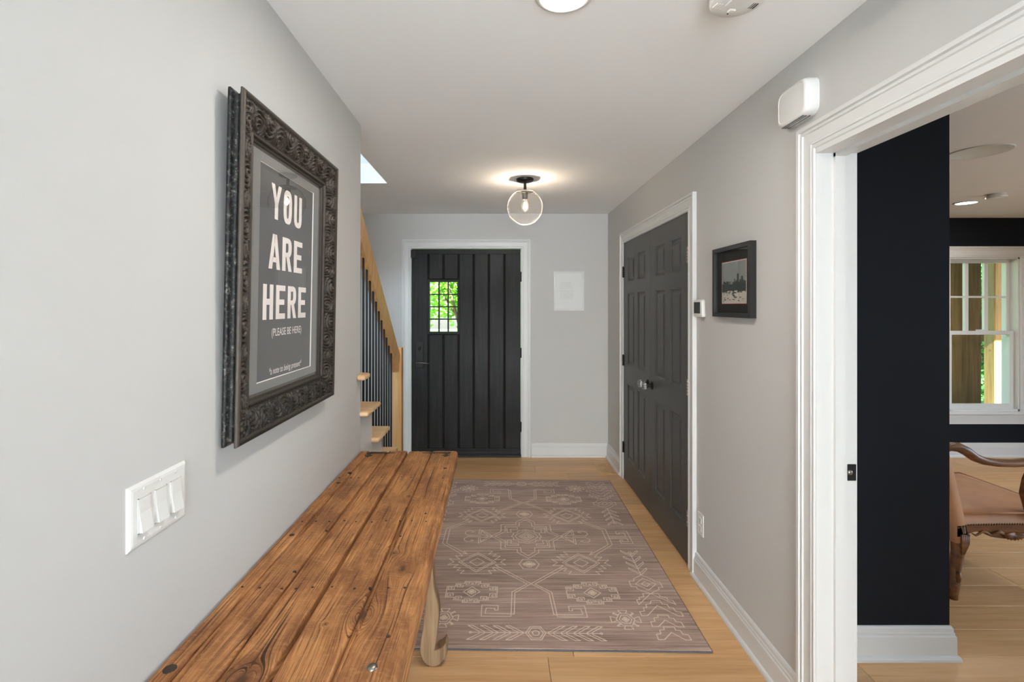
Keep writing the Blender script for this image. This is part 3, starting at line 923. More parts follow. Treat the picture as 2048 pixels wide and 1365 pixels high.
# ------------------------------------------------------------------ reclaimed plank table against the left wall
tab = empty('plank_table', TB, 'long reclaimed plank console table with scrolled legs along the left wall', 'table')
TZ, TZ0 = 0.776, 0.722
TY0, TY1 = 0.22, 2.470
cuts = [-0.686, -0.640, -0.549, -0.4465, -0.3255, -0.196]
gaps = [0, 0.0018, 0.0024, 0.0050, 0.0020, 0]
for i in range(5):
    xa = cuts[i] + gaps[i]
    xb = cuts[i + 1] - gaps[i + 1]
    ny = 200
    beads = {1: 0.013, 2: 0.012, 4: 0.013}
    tl = [0.5 - 0.5 * math.cos(PI * q / 14) for q in range(15)]
    gx_ = beads.get(i)
    if gx_:
        tg = gx_ / (xb - xa)
        dt = 1.0 / (xb - xa)
        tl = sorted([t for t in tl if abs(t - tg) > 0.0030 * dt] + [tg + k * 0.001 * dt for k in (-2.4, -1.0, 1.0, 2.4)])
    nx = len(tl) - 1
    vs, fs = [], []
    W = xb - xa
    endj = random.uniform(-0.006, 0.006)
    for j in range(ny + 1):
        yy = TY0 + (TY1 + endj - TY0) * j / ny
        for q in range(nx + 1):
            t = tl[q]
            edge = min(t, 1 - t) * W
            lo = noise.noise(Vector((i * 7.1, yy * 6.0, 0.3)))
            hi = noise.noise(Vector((i * 7.1 + 3.3, yy * 6.0, 5.3)))
            jl = (0.0012 * lo) if i else 0.002 * lo
            jr_ = 0.0012 * hi if i < 4 else 0.004 * hi + 0.002 * noise.noise(Vector((1.7, yy * 30, 2)))
            xx = xa + jl + (W + jr_ - jl) * t
            rr = 0.006 if not (i == 4 and t > 0.5) else 0.012
            z = TZ - rr * max(0.0, 1 - edge / rr) ** 2 * 0.9
            z += 0.0016 * noise.noise(Vector((xx * 9, yy * 1.3, i * 3.0))) + 0.0007 * noise.noise(Vector((xx * 90, yy * 5, i)))
            if yy > TY1 - 0.01: z -= 0.003
            if gx_ and abs(t - tg) < 0.0015 * dt: z -= 0.0055 * (0.55 + 0.45 * noise.noise(Vector((i * 2.0, yy * 4, 7.7))))
            vs.append((xx, yy, z))
    for j in range(ny):
        for q in range(nx):
            a = j * (nx + 1) + q
            fs.append((a, a + 1, a + nx + 2, a + nx + 1))
    nb = len(vs)
    # skirt down to the underside
    ringi = [q for q in range(nx + 1)] + [j * (nx + 1) + nx for j in range(1, ny + 1)] + [ny * (nx + 1) + q for q in range(nx - 1, -1, -1)] + [j * (nx + 1) for j in range(ny - 1, 0, -1)]
    for r in ringi:
        v = vs[r]
        zz = TZ0
        if i == 4 and v[0] > xb - 0.02:
            zz += 0.010 * noise.noise(Vector((4.4, v[1] * 5.0, 1.0))) - 0.002
        vs.append((v[0], v[1], zz))
    k = len(ringi)
    for a in range(k):
        b = (a + 1) % k
        fs.append((ringi[b], ringi[a], nb + a, nb + b))
    fs.append(tuple(nb + a for a in range(k)))
    MB().add(vs, fs).build('plank', M['old_wood'], tab, True, recalc=False, angle=0.9)
# nail heads in rows, carriage bolts, iron strap remains
rn = random.Random(11)
for yr, xs in ((2.080, (-0.67, -0.62, -0.585, -0.53, -0.485, -0.40, -0.365, -0.275, -0.225)), (1.658, (-0.66, -0.615, -0.57, -0.525, -0.48, -0.42, -0.375, -0.335, -0.285, -0.245)),
               (1.269, (-0.665, -0.61, -0.56, -0.515, -0.475, -0.425, -0.37, -0.325, -0.285, -0.235)), (2.43, (-0.62, -0.55, -0.47, -0.41, -0.345, -0.30, -0.255))):
    for x in xs:
        x += rn.uniform(-0.006, 0.006); yy = yr + rn.uniform(-0.006, 0.006)
        r = rn.uniform(0.0028, 0.0040)
        MB().lathe([(r, -0.004), (r, 0.0012), (r * 0.5, 0.0018), (0, 0.0018)], (x, yy, TZ), 'z', 8).build('nail', M['nail'], tab)
for x, yy, r in ((-0.555, 1.59, 0.004), (-0.557, 1.345, 0.005), (-0.24, 1.08, 0.005), (-0.232, 2.20, 0.008), (-0.25, 1.72, 0.004), (-0.645, 2.14, 0.009), (-0.655, 2.02, 0.008), (-0.70 + 0.045, 1.56, 0.008), (-0.305, 1.55, 0.004)):
    MB().lathe([(r, -0.004), (r, 0.0015), (r * 0.5, 0.0022), (0, 0.0022)], (x, yy, TZ), 'z', 10).build('nail', M['nail'], tab)
MB().lathe([(0.0115, -0.002), (0.011, 0.002), (0.008, 0.0045), (0.004, 0.0058), (0, 0.006)], (-0.252, 0.988, TZ), 'z', 24).build('bolt_head', M['steel'], tab, True)
MB().lathe([(0.0130, -0.002), (0.0125, 0.0008), (0.009, 0.0020), (0, 0.0026)], (-0.660, 0.985, TZ), 'z', 24).build('bolt_head', M['nail'], tab, True)
def strap(xc, sg):
    pts = [(-0.085, 0.004), (-0.02, 0.010), (0.03, 0.012), (0.055, 0.014), (0.055, -0.004), (0.047, -0.012), (0.045, -0.030), (0.056, -0.032), (0.046, -0.048), (0.036, -0.060), (0.026, -0.046), (0.018, -0.036), (0.030, -0.032), (0.030, -0.010), (0.01, -0.004), (-0.02, -0.002), (-0.085, -0.001)]
    mb = MB()
    mb.prism([(xc + sg * a, 2.425 + b) for a, b in pts], lambda u, v, t: Vector((u, v, t)), TZ - 0.004, TZ + 0.0022)
    mb.build('iron_strap', M['nail'], tab)
strap(-0.285, 1)
strap(-0.590, -1)
# underframe: battens across, rails along
for yy in (2.08, 1.66, 1.27, 0.72):
    MB().rbox(-0.665, -0.235, yy - 0.045, yy + 0.045, TZ0 - 0.034, TZ0 - 0.010, 0.004, 1).build('batten', M['old_wood'], tab)
mb = MB()
prof = [(0.22, TZ0 - 0.054), (0.9, TZ0 - 0.058), (1.3, TZ0 - 0.048), (1.42, TZ0 - 0.050), (1.52, TZ0 - 0.030), (1.60, TZ0 - 0.022), (1.72, TZ0 - 0.004), (1.72, TZ0 + 0.004), (0.22, TZ0 + 0.004)]
mb.prism(prof, lambda u, v, t: Vector((t, u, v)), -0.232, -0.2005)
mb.build('side_rail', M['old_wood'], tab)
LEG = [(-0.262, 0.33), (-0.257, 0.308), (-0.2466, 0.275), (-0.2426, 0.251), (-0.2405, 0.2146), (-0.243, 0.18), (-0.2466, 0.1535), (-0.253, 0.10), (-0.2588, 0.069), (-0.252, 0.069), (-0.2405, 0.075), (-0.23, 0.081),
       (-0.22, 0.09), (-0.2138, 0.102), (-0.2068, 0.085), (-0.205, 0.071), (-0.208, 0.050), (-0.216, 0.031), (-0.236, 0.0095), (-0.250, 0.003), (-0.265, 0.0), (-0.280, 0.003), (-0.2937, 0.0095), (-0.306, 0.024), (-0.313, 0.040),
       (-0.319, 0.06), (-0.320, 0.08), (-0.316, 0.112), (-0.306, 0.169), (-0.2996, 0.2346), (-0.2958, 0.276), (-0.295, 0.33), (-0.305, 0.45), (-0.335, 0.60), (-0.345, TZ0 - 0.034), (-0.255, TZ0 - 0.034), (-0.262, 0.60), (-0.268, 0.45)]
def tleg(y0, mirror):
    bm = bmesh.new()
    fl = lambda x: (-0.881 - x) if mirror else x
    v0 = [bm.verts.new((fl(x), y0, z)) for x, z in LEG]
    f = bm.faces.new(v0)
    r = bmesh.ops.extrude_face_region(bm, geom=[f])
    for e in r['geom']:
        if isinstance(e, bmesh.types.BMVert): e.co.y += 0.062
    bmesh.ops.recalc_face_normals(bm, faces=bm.faces)
    ed = [e for e in bm.edges if abs(e.verts[0].co.y - e.verts[1].co.y) < 1e-6]
    bmesh.ops.bevel(bm, geom=ed, offset=0.005, segments=2, affect='EDGES', profile=0.5)
    bm.verts.index_update()
    mb = MB().add([v.co.copy() for v in bm.verts], [tuple(v.index for v in ff.verts) for ff in bm.faces])
    bm.free()
    mb.build('leg', M['legwood'], tab)
for yy in (2.035, 0.70):
    for mir in (False, True):
        tleg(yy, mir)

# ------------------------------------------------------------------ large carved frame with poster on the left wall
FY0, FY1, FZ0, FZ1 = 1.212, 1.936, 1.156, 2.056
pic = empty('framed_poster', (XL, 1.574, FZ0), 'large dark carved frame with grey YOU ARE HERE poster on the left wall', 'picture')
TILT = 0.019
def ftilt(p):
    """frame local (y, z, d out of the wall) -> world, hanging with the top leaning out"""
    y, z, d = p
    k = (z - FZ0)
    return Vector((XL + 0.004 + d + math.sin(TILT) * k, y, FZ0 + k * math.cos(TILT) - d * math.sin(TILT)))
PROF = [(0.004, 0.0), (0.0, 0.003), (0.0, 0.009), (0.004, 0.012), (0.011, 0.016), (0.013, 0.021), (0.012, 0.026), (0.006, 0.031), (0.0, 0.034), (-0.001, 0.038), (0.002, 0.043), (0.008, 0.0445), (0.012, 0.042), (0.015, 0.038)]
CARV0, CARV1 = 0.015, 0.078
def carved_depth(t):   # t 0..1 across the carved band
    return 0.038 + 0.006 * math.sin(PI * min(1, t * 1.1)) - 0.018 * t
PROF2 = [(0.078, 0.020), (0.081, 0.019), (0.083, 0.024), (0.088, 0.0245), (0.090, 0.021), (0.0915, 0.016), (0.097, 0.0165), (0.100, 0.014), (0.1015, 0.010), (0.108, 0.010), (0.108, 0.002)]
def scroll(sv, w, seed):
    """relief of acanthus-like scrolls; sv along the member, w across (metres)"""
    pitch = 0.066
    best, h = 9, 0
    base = math.floor(sv / pitch)
    q = Vector((sv * 22, w * 22, seed * 3.1))
    sv2 = sv + 0.010 * noise.noise(q); w2 = w + 0.006 * noise.noise(q + Vector((7, 3, 1)))
    tot, wt = 0, 1e-6
    for kk in (base - 1, base, base + 1, base + 2):
        cx = kk * pitch + pitch * 0.5
        cw = 0.0465 + (0.015 if kk % 2 else -0.015)
        dx, dw = sv2 - cx, w2 - cw
        r = math.hypot(dx, dw) + 1e-6
        th = math.atan2(dw, dx) * (1 if kk % 2 else -1)
        g = math.exp(-(r / 0.024) ** 2)
        tot += g * (math.cos(th + r * 520) * 0.75 + 0.5 * math.exp(-(r / 0.006) ** 2))
        wt += g
    s = tot / wt
    vein = math.sin(230 * (w2 + 0.5 * sv2 * math.sin(sv2 * 47)) + 4 * noise.noise(q * 0.7))
    return 0.0052 * s + 0.0016 * vein + 0.001 * noise.noise(q * 3)
def member(name, a, b, inn, seed):
    """a, b outer corners (y, z); inn = inward unit vector"""
    a, b, inn = Vector(a), Vector(b), Vector(inn)
    d = (b - a); L = d.length; d.normalize()
    NS = int(L / 0.0028)
    NC = 30
    prof = list(PROF) + [None] * (NC - 1) + list(PROF2)
    rows = []
    side = len(PROF) - 6
    vs = []
    for i in range(NS + 1):
        u = i / NS
        for j, p in enumerate(prof):
            if p is None:
                t = (j - len(PROF) + 1) / NC
                wv = CARV0 + (CARV1 - CARV0) * t
                dep = carved_depth(t)
            else:
                wv, dep = p
                t = -1
            al = wv + (L - 2 * wv) * u
            if t > 0:
                fade = min(1, t * 8, (1 - t) * 8) * min(1, (u * L) / 0.01 + 0.3) * min(1, ((1 - u) * L) / 0.01 + 0.3)
                dep += scroll(al, wv, seed) * fade
            q = a + d * al + inn * wv
            vs.append(ftilt((q.x, q.y, dep)))
    n = len(prof)
    fs1, fs2 = [], []
    for i in range(NS):
        for j in range(n - 1):
            f = (i * n + j, i * n + j + 1, (i + 1) * n + j + 1, (i + 1) * n + j)
            (fs2 if j < 8 else fs1).append(f)
    o = MB().add(vs, fs1).build(name, M['frame'], pic, True)
    MB().add(vs, fs2).build('frame_edge', M['frameside'], o, True)
    return o
member('frame_rail', (FY0, FZ1), (FY1, FZ1), (0, -1), 1)
member('frame_rail', (FY0, FZ0), (FY1, FZ0), (0, 1), 2)
member('frame_stile', (FY0, FZ0), (FY0, FZ1), (1, 0), 3)
member('frame_stile', (FY1, FZ0), (FY1, FZ1), (-1, 0), 4)
for o in list(bpy.data.objects):
    if o.name.startswith('frame_edge'):
        bm = bmesh.new(); bm.from_mesh(o.data)
        bmesh.ops.delete(bm, geom=[v for v in bm.verts if not v.link_faces], context='VERTS')
        bm.to_mesh(o.data); bm.free()
def frect(y0, y1, z0, z1, d):
    return [ftilt((y0, z0, d)), ftilt((y1, z0, d)), ftilt((y1, z1, d)), ftilt((y0, z1, d))]
def fbox(y0, y1, z0, z1, d0, d1, mb=None):
    mb = mb or MB()
    vs = frect(y0, y1, z0, z1, d0) + frect(y0, y1, z0, z1, d1)
    return mb.add(vs, [(0, 3, 2, 1), (4, 5, 6, 7), (0, 1, 5, 4), (1, 2, 6, 5), (2, 3, 7, 6), (3, 0, 4, 7)])
fbox(FY0 + 0.02, FY1 - 0.02, FZ0 + 0.02, FZ1 - 0.02, 0.0, 0.0035).build('backing', M['blackmat'], pic)
IY0, IY1, IZ0, IZ1 = FY0 + 0.104, FY1 - 0.104, FZ0 + 0.100, FZ1 - 0.100
PY0, PY1, PZ0, PZ1 = 1.374, 1.773, 1.291, 1.920
poster = fbox(PY0 - 0.006, PY1 + 0.006, PZ0 - 0.006, PZ1 + 0.006, 0.0036, 0.0046).build('poster', M['poster'], pic)
mt_ = MB()
MD = 0.0085
for b in ((IY0 - 0.01, PY0 - 0.001, IZ0 - 0.01, IZ1 + 0.01), (PY1 + 0.001, IY1 + 0.01, IZ0 - 0.01, IZ1 + 0.01), (PY0 - 0.001, PY1 + 0.001, IZ0 - 0.01, PZ0 - 0.001), (PY0 - 0.001, PY1 + 0.001, PZ1 + 0.001, IZ1 + 0.01)):
    fbox(*b, 0.0036, MD, mt_)
mo = mt_.build('mat_board', M['greymat'], pic)
bv = MB()
o_ = frect(PY0 - 0.0016, PY1 + 0.0016, PZ0 - 0.0016, PZ1 + 0.0016, MD + 0.0001)
i_ = frect(PY0 + 0.0008, PY1 - 0.0008, PZ0 + 0.0008, PZ1 - 0.0008, 0.0048)
bv.add(o_ + i_, [(k, (k + 1) % 4, 4 + (k + 1) % 4, 4 + k) for k in range(4)])
bv.build('mat_bevel', M['whiteprint'], mo, recalc=False)
fbox(IY0 - 0.003, IY1 + 0.003, IZ0 - 0.003, IZ1 + 0.003, 0.0096, 0.0112).build('glass_pane', M['picglass'], pic)
# printed lettering on the poster
PD = 0.0050
def ptex(polys, y0, z0, sx, sz, name):
    mb = MB()
    for vs, fs in polys:
        mb.add([ftilt((y0 + u * sx, z0 + v * sz, PD)) for u, v in vs], fs)
    return mb.build(name, M['whiteprint'], poster, recalc=False)
def Q(*pts): return (list(pts), [tuple(range(len(pts)))])
T_ = 0.36     # stroke width in units of letter width
def ring_poly(x0, x1, y0, y1, tx, ty, a0, a1, n=28, e=3.0):
    cx, cy, rx, ry = (x0 + x1) / 2, (y0 + y1) / 2, (x1 - x0) / 2, (y1 - y0) / 2
    vs, fs = [], []
    def se(a, rx, ry):
        c, s = math.cos(a), math.sin(a)
        return (cx + rx * math.copysign(abs(c) ** (2 / e), c), cy + ry * math.copysign(abs(s) ** (2 / e), s))
    for k in range(n + 1):
        a = a0 + (a1 - a0) * k / n
        vs += [se(a, rx, ry), se(a, rx - tx, ry - ty)]
    for k in range(n): fs.append((2 * k, 2 * k + 1, 2 * k + 3, 2 * k + 2))
    return (vs, fs)
ty_ = 0.165
def letter(ch):
    T = T_
    if ch == 'E': return [Q((0, 0), (T, 0), (T, 1), (0, 1)), Q((T, 0), (1, 0), (1, ty_), (T, ty_)), Q((T, 1 - ty_), (1, 1 - ty_), (1, 1), (T, 1)), Q((T, 0.42), (0.9, 0.42), (0.9, 0.58), (T, 0.58))]
    if ch == 'H': return [Q((0, 0), (T, 0), (T, 1), (0, 1)), Q((1 - T, 0), (1, 0), (1, 1), (1 - T, 1)), Q((T, 0.42), (1 - T, 0.42), (1 - T, 0.59), (T, 0.59))]
    if ch == 'R': return [Q((0, 0), (T, 0), (T, 1), (0, 1)), Q((T, 1 - ty_), (0.55, 1 - ty_), (0.55, 1), (T, 1)), Q((T, 0.42), (0.55, 0.42), (0.55, 0.56), (T, 0.56)),
                          ring_poly(0.1, 1.0, 0.42, 1.0, T, 0.15, -PI / 2, PI / 2, 20, 2.6), Q((0.42, 0.44), (0.68, 0), (1.04, 0), (0.74, 0.47))]
    if ch == 'A': return [Q((-0.06, 0), (0.28, 0), (0.60, 1), (0.30, 1)), Q((0.72, 0), (1.06, 0), (0.70, 1), (0.40, 1)), Q((0.2, 0.20), (0.8, 0.20), (0.75, 0.34), (0.25, 0.34))]
    if ch == 'Y': return [Q((-0.06, 1), (0.30, 1), (0.62, 0.42), (0.33, 0.42)), Q((0.70, 1), (1.06, 1), (0.67, 0.42), (0.38, 0.42)), Q((0.32, 0), (0.68, 0), (0.68, 0.46), (0.32, 0.46))]
    if ch == 'O': return [ring_poly(0, 1, -0.01, 1.01, T, 0.165, 0, 2 * PI, 48, 3.0)]
    if ch == 'U': return [Q((0, 0.3), (T, 0.3), (T, 1), (0, 1)), Q((1 - T, 0.3), (1, 0.3), (1, 1), (1 - T, 1)), ring_poly(0, 1, -0.01, 0.62, T, 0.165, PI, 2 * PI, 24, 2.6)]
for word, y0, y1, z0, z1 in (('YOU', 1.453, 1.675, 1.773, 1.878), ('ARE', 1.443, 1.686, 1.621, 1.727), ('HERE', 1.408, 1.725, 1.469, 1.574)):
    n = len(word)
    gap = 0.018
    lw = ((y1 - y0) - gap * (n - 1)) / n
    for i, ch in enumerate(word):
        ptex(letter(ch), y0 + i * (lw + gap), z0, lw, z1 - z0, 'printed_letter')
def text_mesh(s, shear=0.0, offset=0.0):
    cu = bpy.data.curves.new('print', 'FONT')
    cu.body = s
    cu.shear = shear
    cu.offset = offset
    cu.resolution_u = 3
    o = bpy.data.objects.new('print', cu)
    COL.objects.link(o)
    dg = bpy.context.evaluated_depsgraph_get()
    me = bpy.data.meshes.new_from_object(o.evaluated_get(dg))
    vs = [(v.co.x, v.co.y) for v in me.vertices]
    fs = [tuple(p.vertices) for p in me.polygons]
    bpy.data.objects.remove(o)
    x0 = min(v[0] for v in vs); x1 = max(v[0] for v in vs)
    y0 = min(v[1] for v in vs); y1 = max(v[1] for v in vs)
    return [(((a - x0) / (x1 - x0), (b - y0) / (y1 - y0))) for a, b in vs], fs
ptex([text_mesh('(PLEASE BE HERE)', 0, 0.004)], 1.468, 1.4105, 0.222, 0.031, 'printed_line')
ptex([text_mesh('*a note to being present*', 0.25, 0.003)], 1.456, 1.296, 0.240, 0.028, 'printed_line')

# ------------------------------------------------------------------ small framed photograph on the right wall
fp = empty('framed_photo', (XR, 2.273, 1.456), 'small black framed city skyline photo on the right wall', 'picture')
A0, A1, B0, B1 = 2.090, 2.456, 1.456, 1.791
fw, fd = 0.020, 0.028
def rb_(y0, y1, z0, z1, d0, d1): return MB().box(XR - d1, XR - d0, y0, y1, z0, z1)
for b in ((A0, A1, B1 - fw, B1), (A0, A1, B0, B0 + fw)):
    rb_(*b, 0.001, fd).build('frame_rail', M['blackframe'], fp)
for b in ((A0, A0 + fw, B0 + fw, B1 - fw), (A1 - fw, A1, B0 + fw, B1 - fw)):
    rb_(*b, 0.001, fd).build('frame_stile', M['blackframe'], fp)
rb_(A0 + 0.01, A1 - 0.01, B0 + 0.01, B1 - 0.01, 0.001, 0.008).build('mat_board', M['blackmat'], fp)
g0, g1, h0, h1 = A0 + 0.070, A1 - 0.068, B0 + 0.068, B1 - 0.075
rb_(g0 - 0.006, g1 + 0.006, h0 - 0.006, h1 + 0.006, 0.008, 0.0086).build('mat_bevel', M['redline'], fp)
rb_(g0 - 0.003, g1 + 0.003, h0 - 0.003, h1 + 0.003, 0.008, 0.0090).build('inner_mat_bevel', M['paper'], fp)
ph = rb_(g0, g1, h0, h1, 0.008, 0.0095).build('photo_print', M['photo_sky'], fp)
rr = random.Random(5)
cm = MB()
H = h1 - h0; Wd = g1 - g0
hz = h0 + 0.30 * H
yy = g0
while yy < g1 - 0.004:
    ww = min(rr.uniform(0.006, 0.015), g1 - yy)
    tt = (g1 - yy) / Wd            # 0 at the photo's left edge
    hh = rr.uniform(0.14, 0.24) * H + (0.05 * H if 0.5 < tt < 0.9 else 0)
    cm.box(XR - 0.0098, XR - 0.0095, yy, yy + ww, hz - 0.03 * H, hz + hh)
    yy += ww
c0 = g1 - 0.68 * Wd
cm.box(XR - 0.0099, XR - 0.0095, c0 - 0.008, c0 + 0.008, hz, hz + 0.40 * H)
cm.box(XR - 0.0099, XR - 0.0095, c0 - 0.045, c0 - 0.030, hz, hz + 0.33 * H)
cm.build('printed_skyline', M['photo_city'], ph)
sm = MB()
for k in range(26):
    a = g0 + rr.random() * (Wd - 0.03); b = h0 + rr.random() * 0.24 * H
    sm.box(XR - 0.0103 - 0.00001 * k, XR - 0.0099, a, a + rr.uniform(0.02, 0.03), b, b + rr.uniform(0.006, 0.014))
sm.box(XR - 0.0101, XR - 0.0095, g0, g1, h0, h0 + 0.24 * H)
sm.build('printed_shore', M['photo_snow'], ph)
dm = MB()
for k in range(34):
    a = g0 + rr.random() * (Wd - 0.02); b = h0 + rr.choice([0.02, 0.06, 0.14, 0.22]) * H + rr.uniform(0, 0.02)
    dm.box(XR - 0.0110, XR - 0.0104, a, a + rr.uniform(0.006, 0.02), b, b + rr.uniform(0.002, 0.005))
dm.build('printed_shore_detail', M['photo_city'], ph)
rb_(A0 + fw, A1 - fw, B0 + fw, B1 - fw, 0.018, 0.020).build('glass_pane', M['picglass'], fp)

# ------------------------------------------------------------------ white framed note on the front wall
nf = empty('framed_note', (0.722, YB, 1.463), 'thin white frame with handwritten note beside the black front door', 'picture')
n0, n1, m0, m1 = 0.570, 0.873, 1.462, 1.852
t = 0.018
def nb(x0, x1, z0, z1, d0, d1): return MB().box(x0, x1, YB - d1, YB - d0, z0, z1)
for b in ((n0, n1, m1 - t, m1), (n0, n1, m0, m0 + t)):
    nb(*b, 0.001, 0.020).build('frame_rail', M['trim'], nf)
for b in ((n0, n0 + t, m0 + t, m1 - t), (n1 - t, n1, m0 + t, m1 - t)):
    nb(*b, 0.001, 0.020).build('frame_stile', M['trim'], nf)
pp = nb(n0 + 0.01, n1 - 0.01, m0 + 0.01, m1 - 0.01, 0.001, 0.008).build('paper', M['paper'], nf)
rr = random.Random(9)
ln = MB()
for k in range(15):
    z = 1.745 - k * 0.0115
    if k == 6: continue
    x = 0.632 + rr.uniform(-0.004, 0.008)
    xe = 0.632 + rr.uniform(0.10, 0.14)
    if k == 0: x += 0.02; xe -= 0.02
    while x < xe:
        L = rr.uniform(0.008, 0.022)
        pts = []
        for q in range(9):
            pts.append((x + L * q / 8, z + rr.uniform(-0.0028, 0.0028)))
        for q in range(8):
            (a, b), (c, d) = pts[q], pts[q + 1]
            ln.quad((a, YB - 0.0083, b - 0.0006), (c, YB - 0.0083, d - 0.0006), (c, YB - 0.0083, d + 0.0006), (a, YB - 0.0083, b + 0.0006))
        x += L + 0.005
ln.build('handwriting', M['ink'], pp, recalc=False)
nb(n0 + t, n1 - t, m0 + t, m1 - t, 0.011, 0.0125).build('glass_pane', M['matglass'], nf)

# ------------------------------------------------------------------ switch plate, thermostat, outlet, chime
sw = empty('switch_plate', (XL, 0.993, 0.885), 'white triple rocker switch plate low on the left wall', 'light switch')
S0, S1, Z0, Z1 = 0.908, 1.078, 1.046, 1.168
mb = MB()
ringp = [(0.0, 0.0), (0.001, 0.003), (0.005, 0.0058), (0.010, 0.0068)]
pts = []
for o, d in ringp:
    pts += [(XL + d, S0 + o, Z0 + o), (XL + d, S1 - o, Z0 + o), (XL + d, S1 - o, Z1 - o), (XL + d, S0 + o, Z1 - o)]
fs = []
for i in range(3):
    for k in range(4): fs.append((i * 4 + k, i * 4 + (k + 1) % 4, (i + 1) * 4 + (k + 1) % 4, (i + 1) * 4 + k))
fs.append((12, 13, 14, 15))
mb.add(pts, fs).build('cover_plate', M['white_plastic'], sw)
yc0 = (S0 + S1) / 2; zc0 = (Z0 + Z1) / 2
for k in (-1, 0, 1):
    yc = yc0 + k * 0.0465
    fr_ = MB()
    for b in ((yc - 0.0172, yc - 0.0155, zc0 - 0.034, zc0 + 0.034), (yc + 0.0155, yc + 0.0172, zc0 - 0.034, zc0 + 0.034), (yc - 0.0172, yc + 0.0172, zc0 + 0.0325, zc0 + 0.034), (yc - 0.0172, yc + 0.0172, zc0 - 0.034, zc0 - 0.0325)):
        fr_.box(XL + 0.006, XL + 0.0085, *b)
    fr_.build('rocker_bezel', M['white_plastic'], sw)
    # rocker tilted: bottom edge stands proud
    y0, y1 = yc - 0.0150, yc + 0.0150
    pr = [(0.006, -0.032), (0.0155, -0.032), (0.0095, 0.004), (0.0088, 0.032), (0.006, 0.032)]
    MB().prism(pr, lambda u, v, t_: Vector((XL + u, t_, zc0 + v)), y0, y1).build('rocker', M['white_plastic'], sw)
    for s in (-1, 1):
        MB().lathe([(0.0032, 0), (0.0032, 0.0008), (0.002, 0.0014), (0, 0.0014)], (XL + 0.0068, yc, zc0 + s * 0.0485), 'x', 12).build('screw', M['trim'], sw, True)

th = empty('thermostat', (XR, 2.648, 1.449), 'small white thermostat with dark screen beside the closet casing', 'thermostat')
MB().rbox(XR - 0.024, XR - 0.0005, 2.592, 2.700, 1.449, 1.543, 0.008, 3).build('body', M['white_plastic'], th, True, angle=0.8)
MB().rbox(XR - 0.0262, XR - 0.022, 2.612, 2.690, 1.468, 1.530, 0.002, 2).build('screen', M['dark_plastic'], th)

ou = empty('power_outlet', (XR, 2.655, 0.25), 'white duplex outlet low on the right wall by the closet', 'outlet')
MB().rbox(XR - 0.0065, XR - 0.0003, 2.617, 2.690, 0.262, 0.380, 0.003, 2).build('cover_plate', M['white_plastic'], ou)
for z in (0.300, 0.342):
    rcp = MB().rbox(XR - 0.0092, XR - 0.005, 2.637, 2.670, z - 0.0145, z + 0.0145, 0.002, 2).build('receptacle', M['white_plastic'], ou)
    s_ = MB()
    s_.box(XR - 0.0095, XR - 0.009, 2.646, 2.648, z - 0.002, z + 0.007); s_.box(XR - 0.0095, XR - 0.009, 2.659, 2.661, z - 0.002, z + 0.006); s_.box(XR - 0.0095, XR - 0.009, 2.651, 2.656, z - 0.010, z - 0.006)
    s_.build('slots', M['slot'], rcp)

ch = empty('door_chime', (XR, 1.77, 2.18), 'white door chime box high on the right wall above the doorway', 'door chime')
c0, c1, d0, d1 = 1.682, 1.862, 2.178, 2.312
# body: outline with gently bowed top, bottom and ends, domed front
ol = []
cy, cz, ry, rz = (c0 + c1) / 2, (d0 + d1) / 2, (c1 - c0) / 2, (d1 - d0) / 2
for k in range(64):
    a = 2 * PI * k / 64
    e = 5.0
    c, s = math.cos(a), math.sin(a)
    ol.append((math.copysign(abs(c) ** (2 / e), c), math.copysign(abs(s) ** (2 / e), s)))
layers = [(1.0, 0.0), (1.0, 0.026), (0.985, 0.036), (0.95, 0.043), (0.88, 0.0465), (0.84, 0.0470), (0.825, 0.0452), (0.80, 0.0455), (0.4, 0.0475), (0.0, 0.048)]
vs, fs = [], []
for sc_, dd in layers:
    for u, v in ol: vs.append((XR - dd, cy + u * ry * sc_, cz + v * rz * sc_))
for i in range(len(layers) - 1):
    for k in range(64): fs.append((i * 64 + k, i * 64 + (k + 1) % 64, (i + 1) * 64 + (k + 1) % 64, (i + 1) * 64 + k))
MB().add(vs, fs).build('chime_cover', M['white_plastic'], ch, True, angle=0.7)
gm = MB()
for k in range(13):
    yy = c0 + 0.030 + k * 0.010
    for x in (0.012, 0.024, 0.034):
        gm.box(XR - x - 0.006, XR - x, yy, yy + 0.006, d0 - 0.0008, d0 + 0.003)
gm.build('sound_slots', M['greymat'], ch)

# ------------------------------------------------------------------ ceiling fittings
def recessed(x, y, zc, label, r=0.088, energy=6.5, warm=(1.0, 0.93, 0.84)):
    e = empty('recessed_light', (x, y, zc), label, 'ceiling light')
    MB().lathe([(r * 0.80, -0.001), (r * 0.83, -0.008), (r * 0.92, -0.007), (r, -0.002), (r, -0.0003)], (x, y, zc), 'z', 40).build('trim_ring', M['trim'], e, True)
    MB().lathe([(0, -0.0045), (r * 0.80, -0.0045), (r * 0.80, -0.001)], (x, y, zc), 'z', 40).build('diffuser', M['lamp'], e, True, angle=0.5)
    l = light('recessed_lamp', 'AREA', (x, y, zc - 0.012), (0, 0, 0), energy, warm, shape='DISK', size=r * 1.5)
    return e
recessed(0.200, 1.440, CH, 'bright recessed ceiling light nearest the camera in the hall')
recessed(4.000, 4.150, CR, 'recessed ceiling light in the navy room')

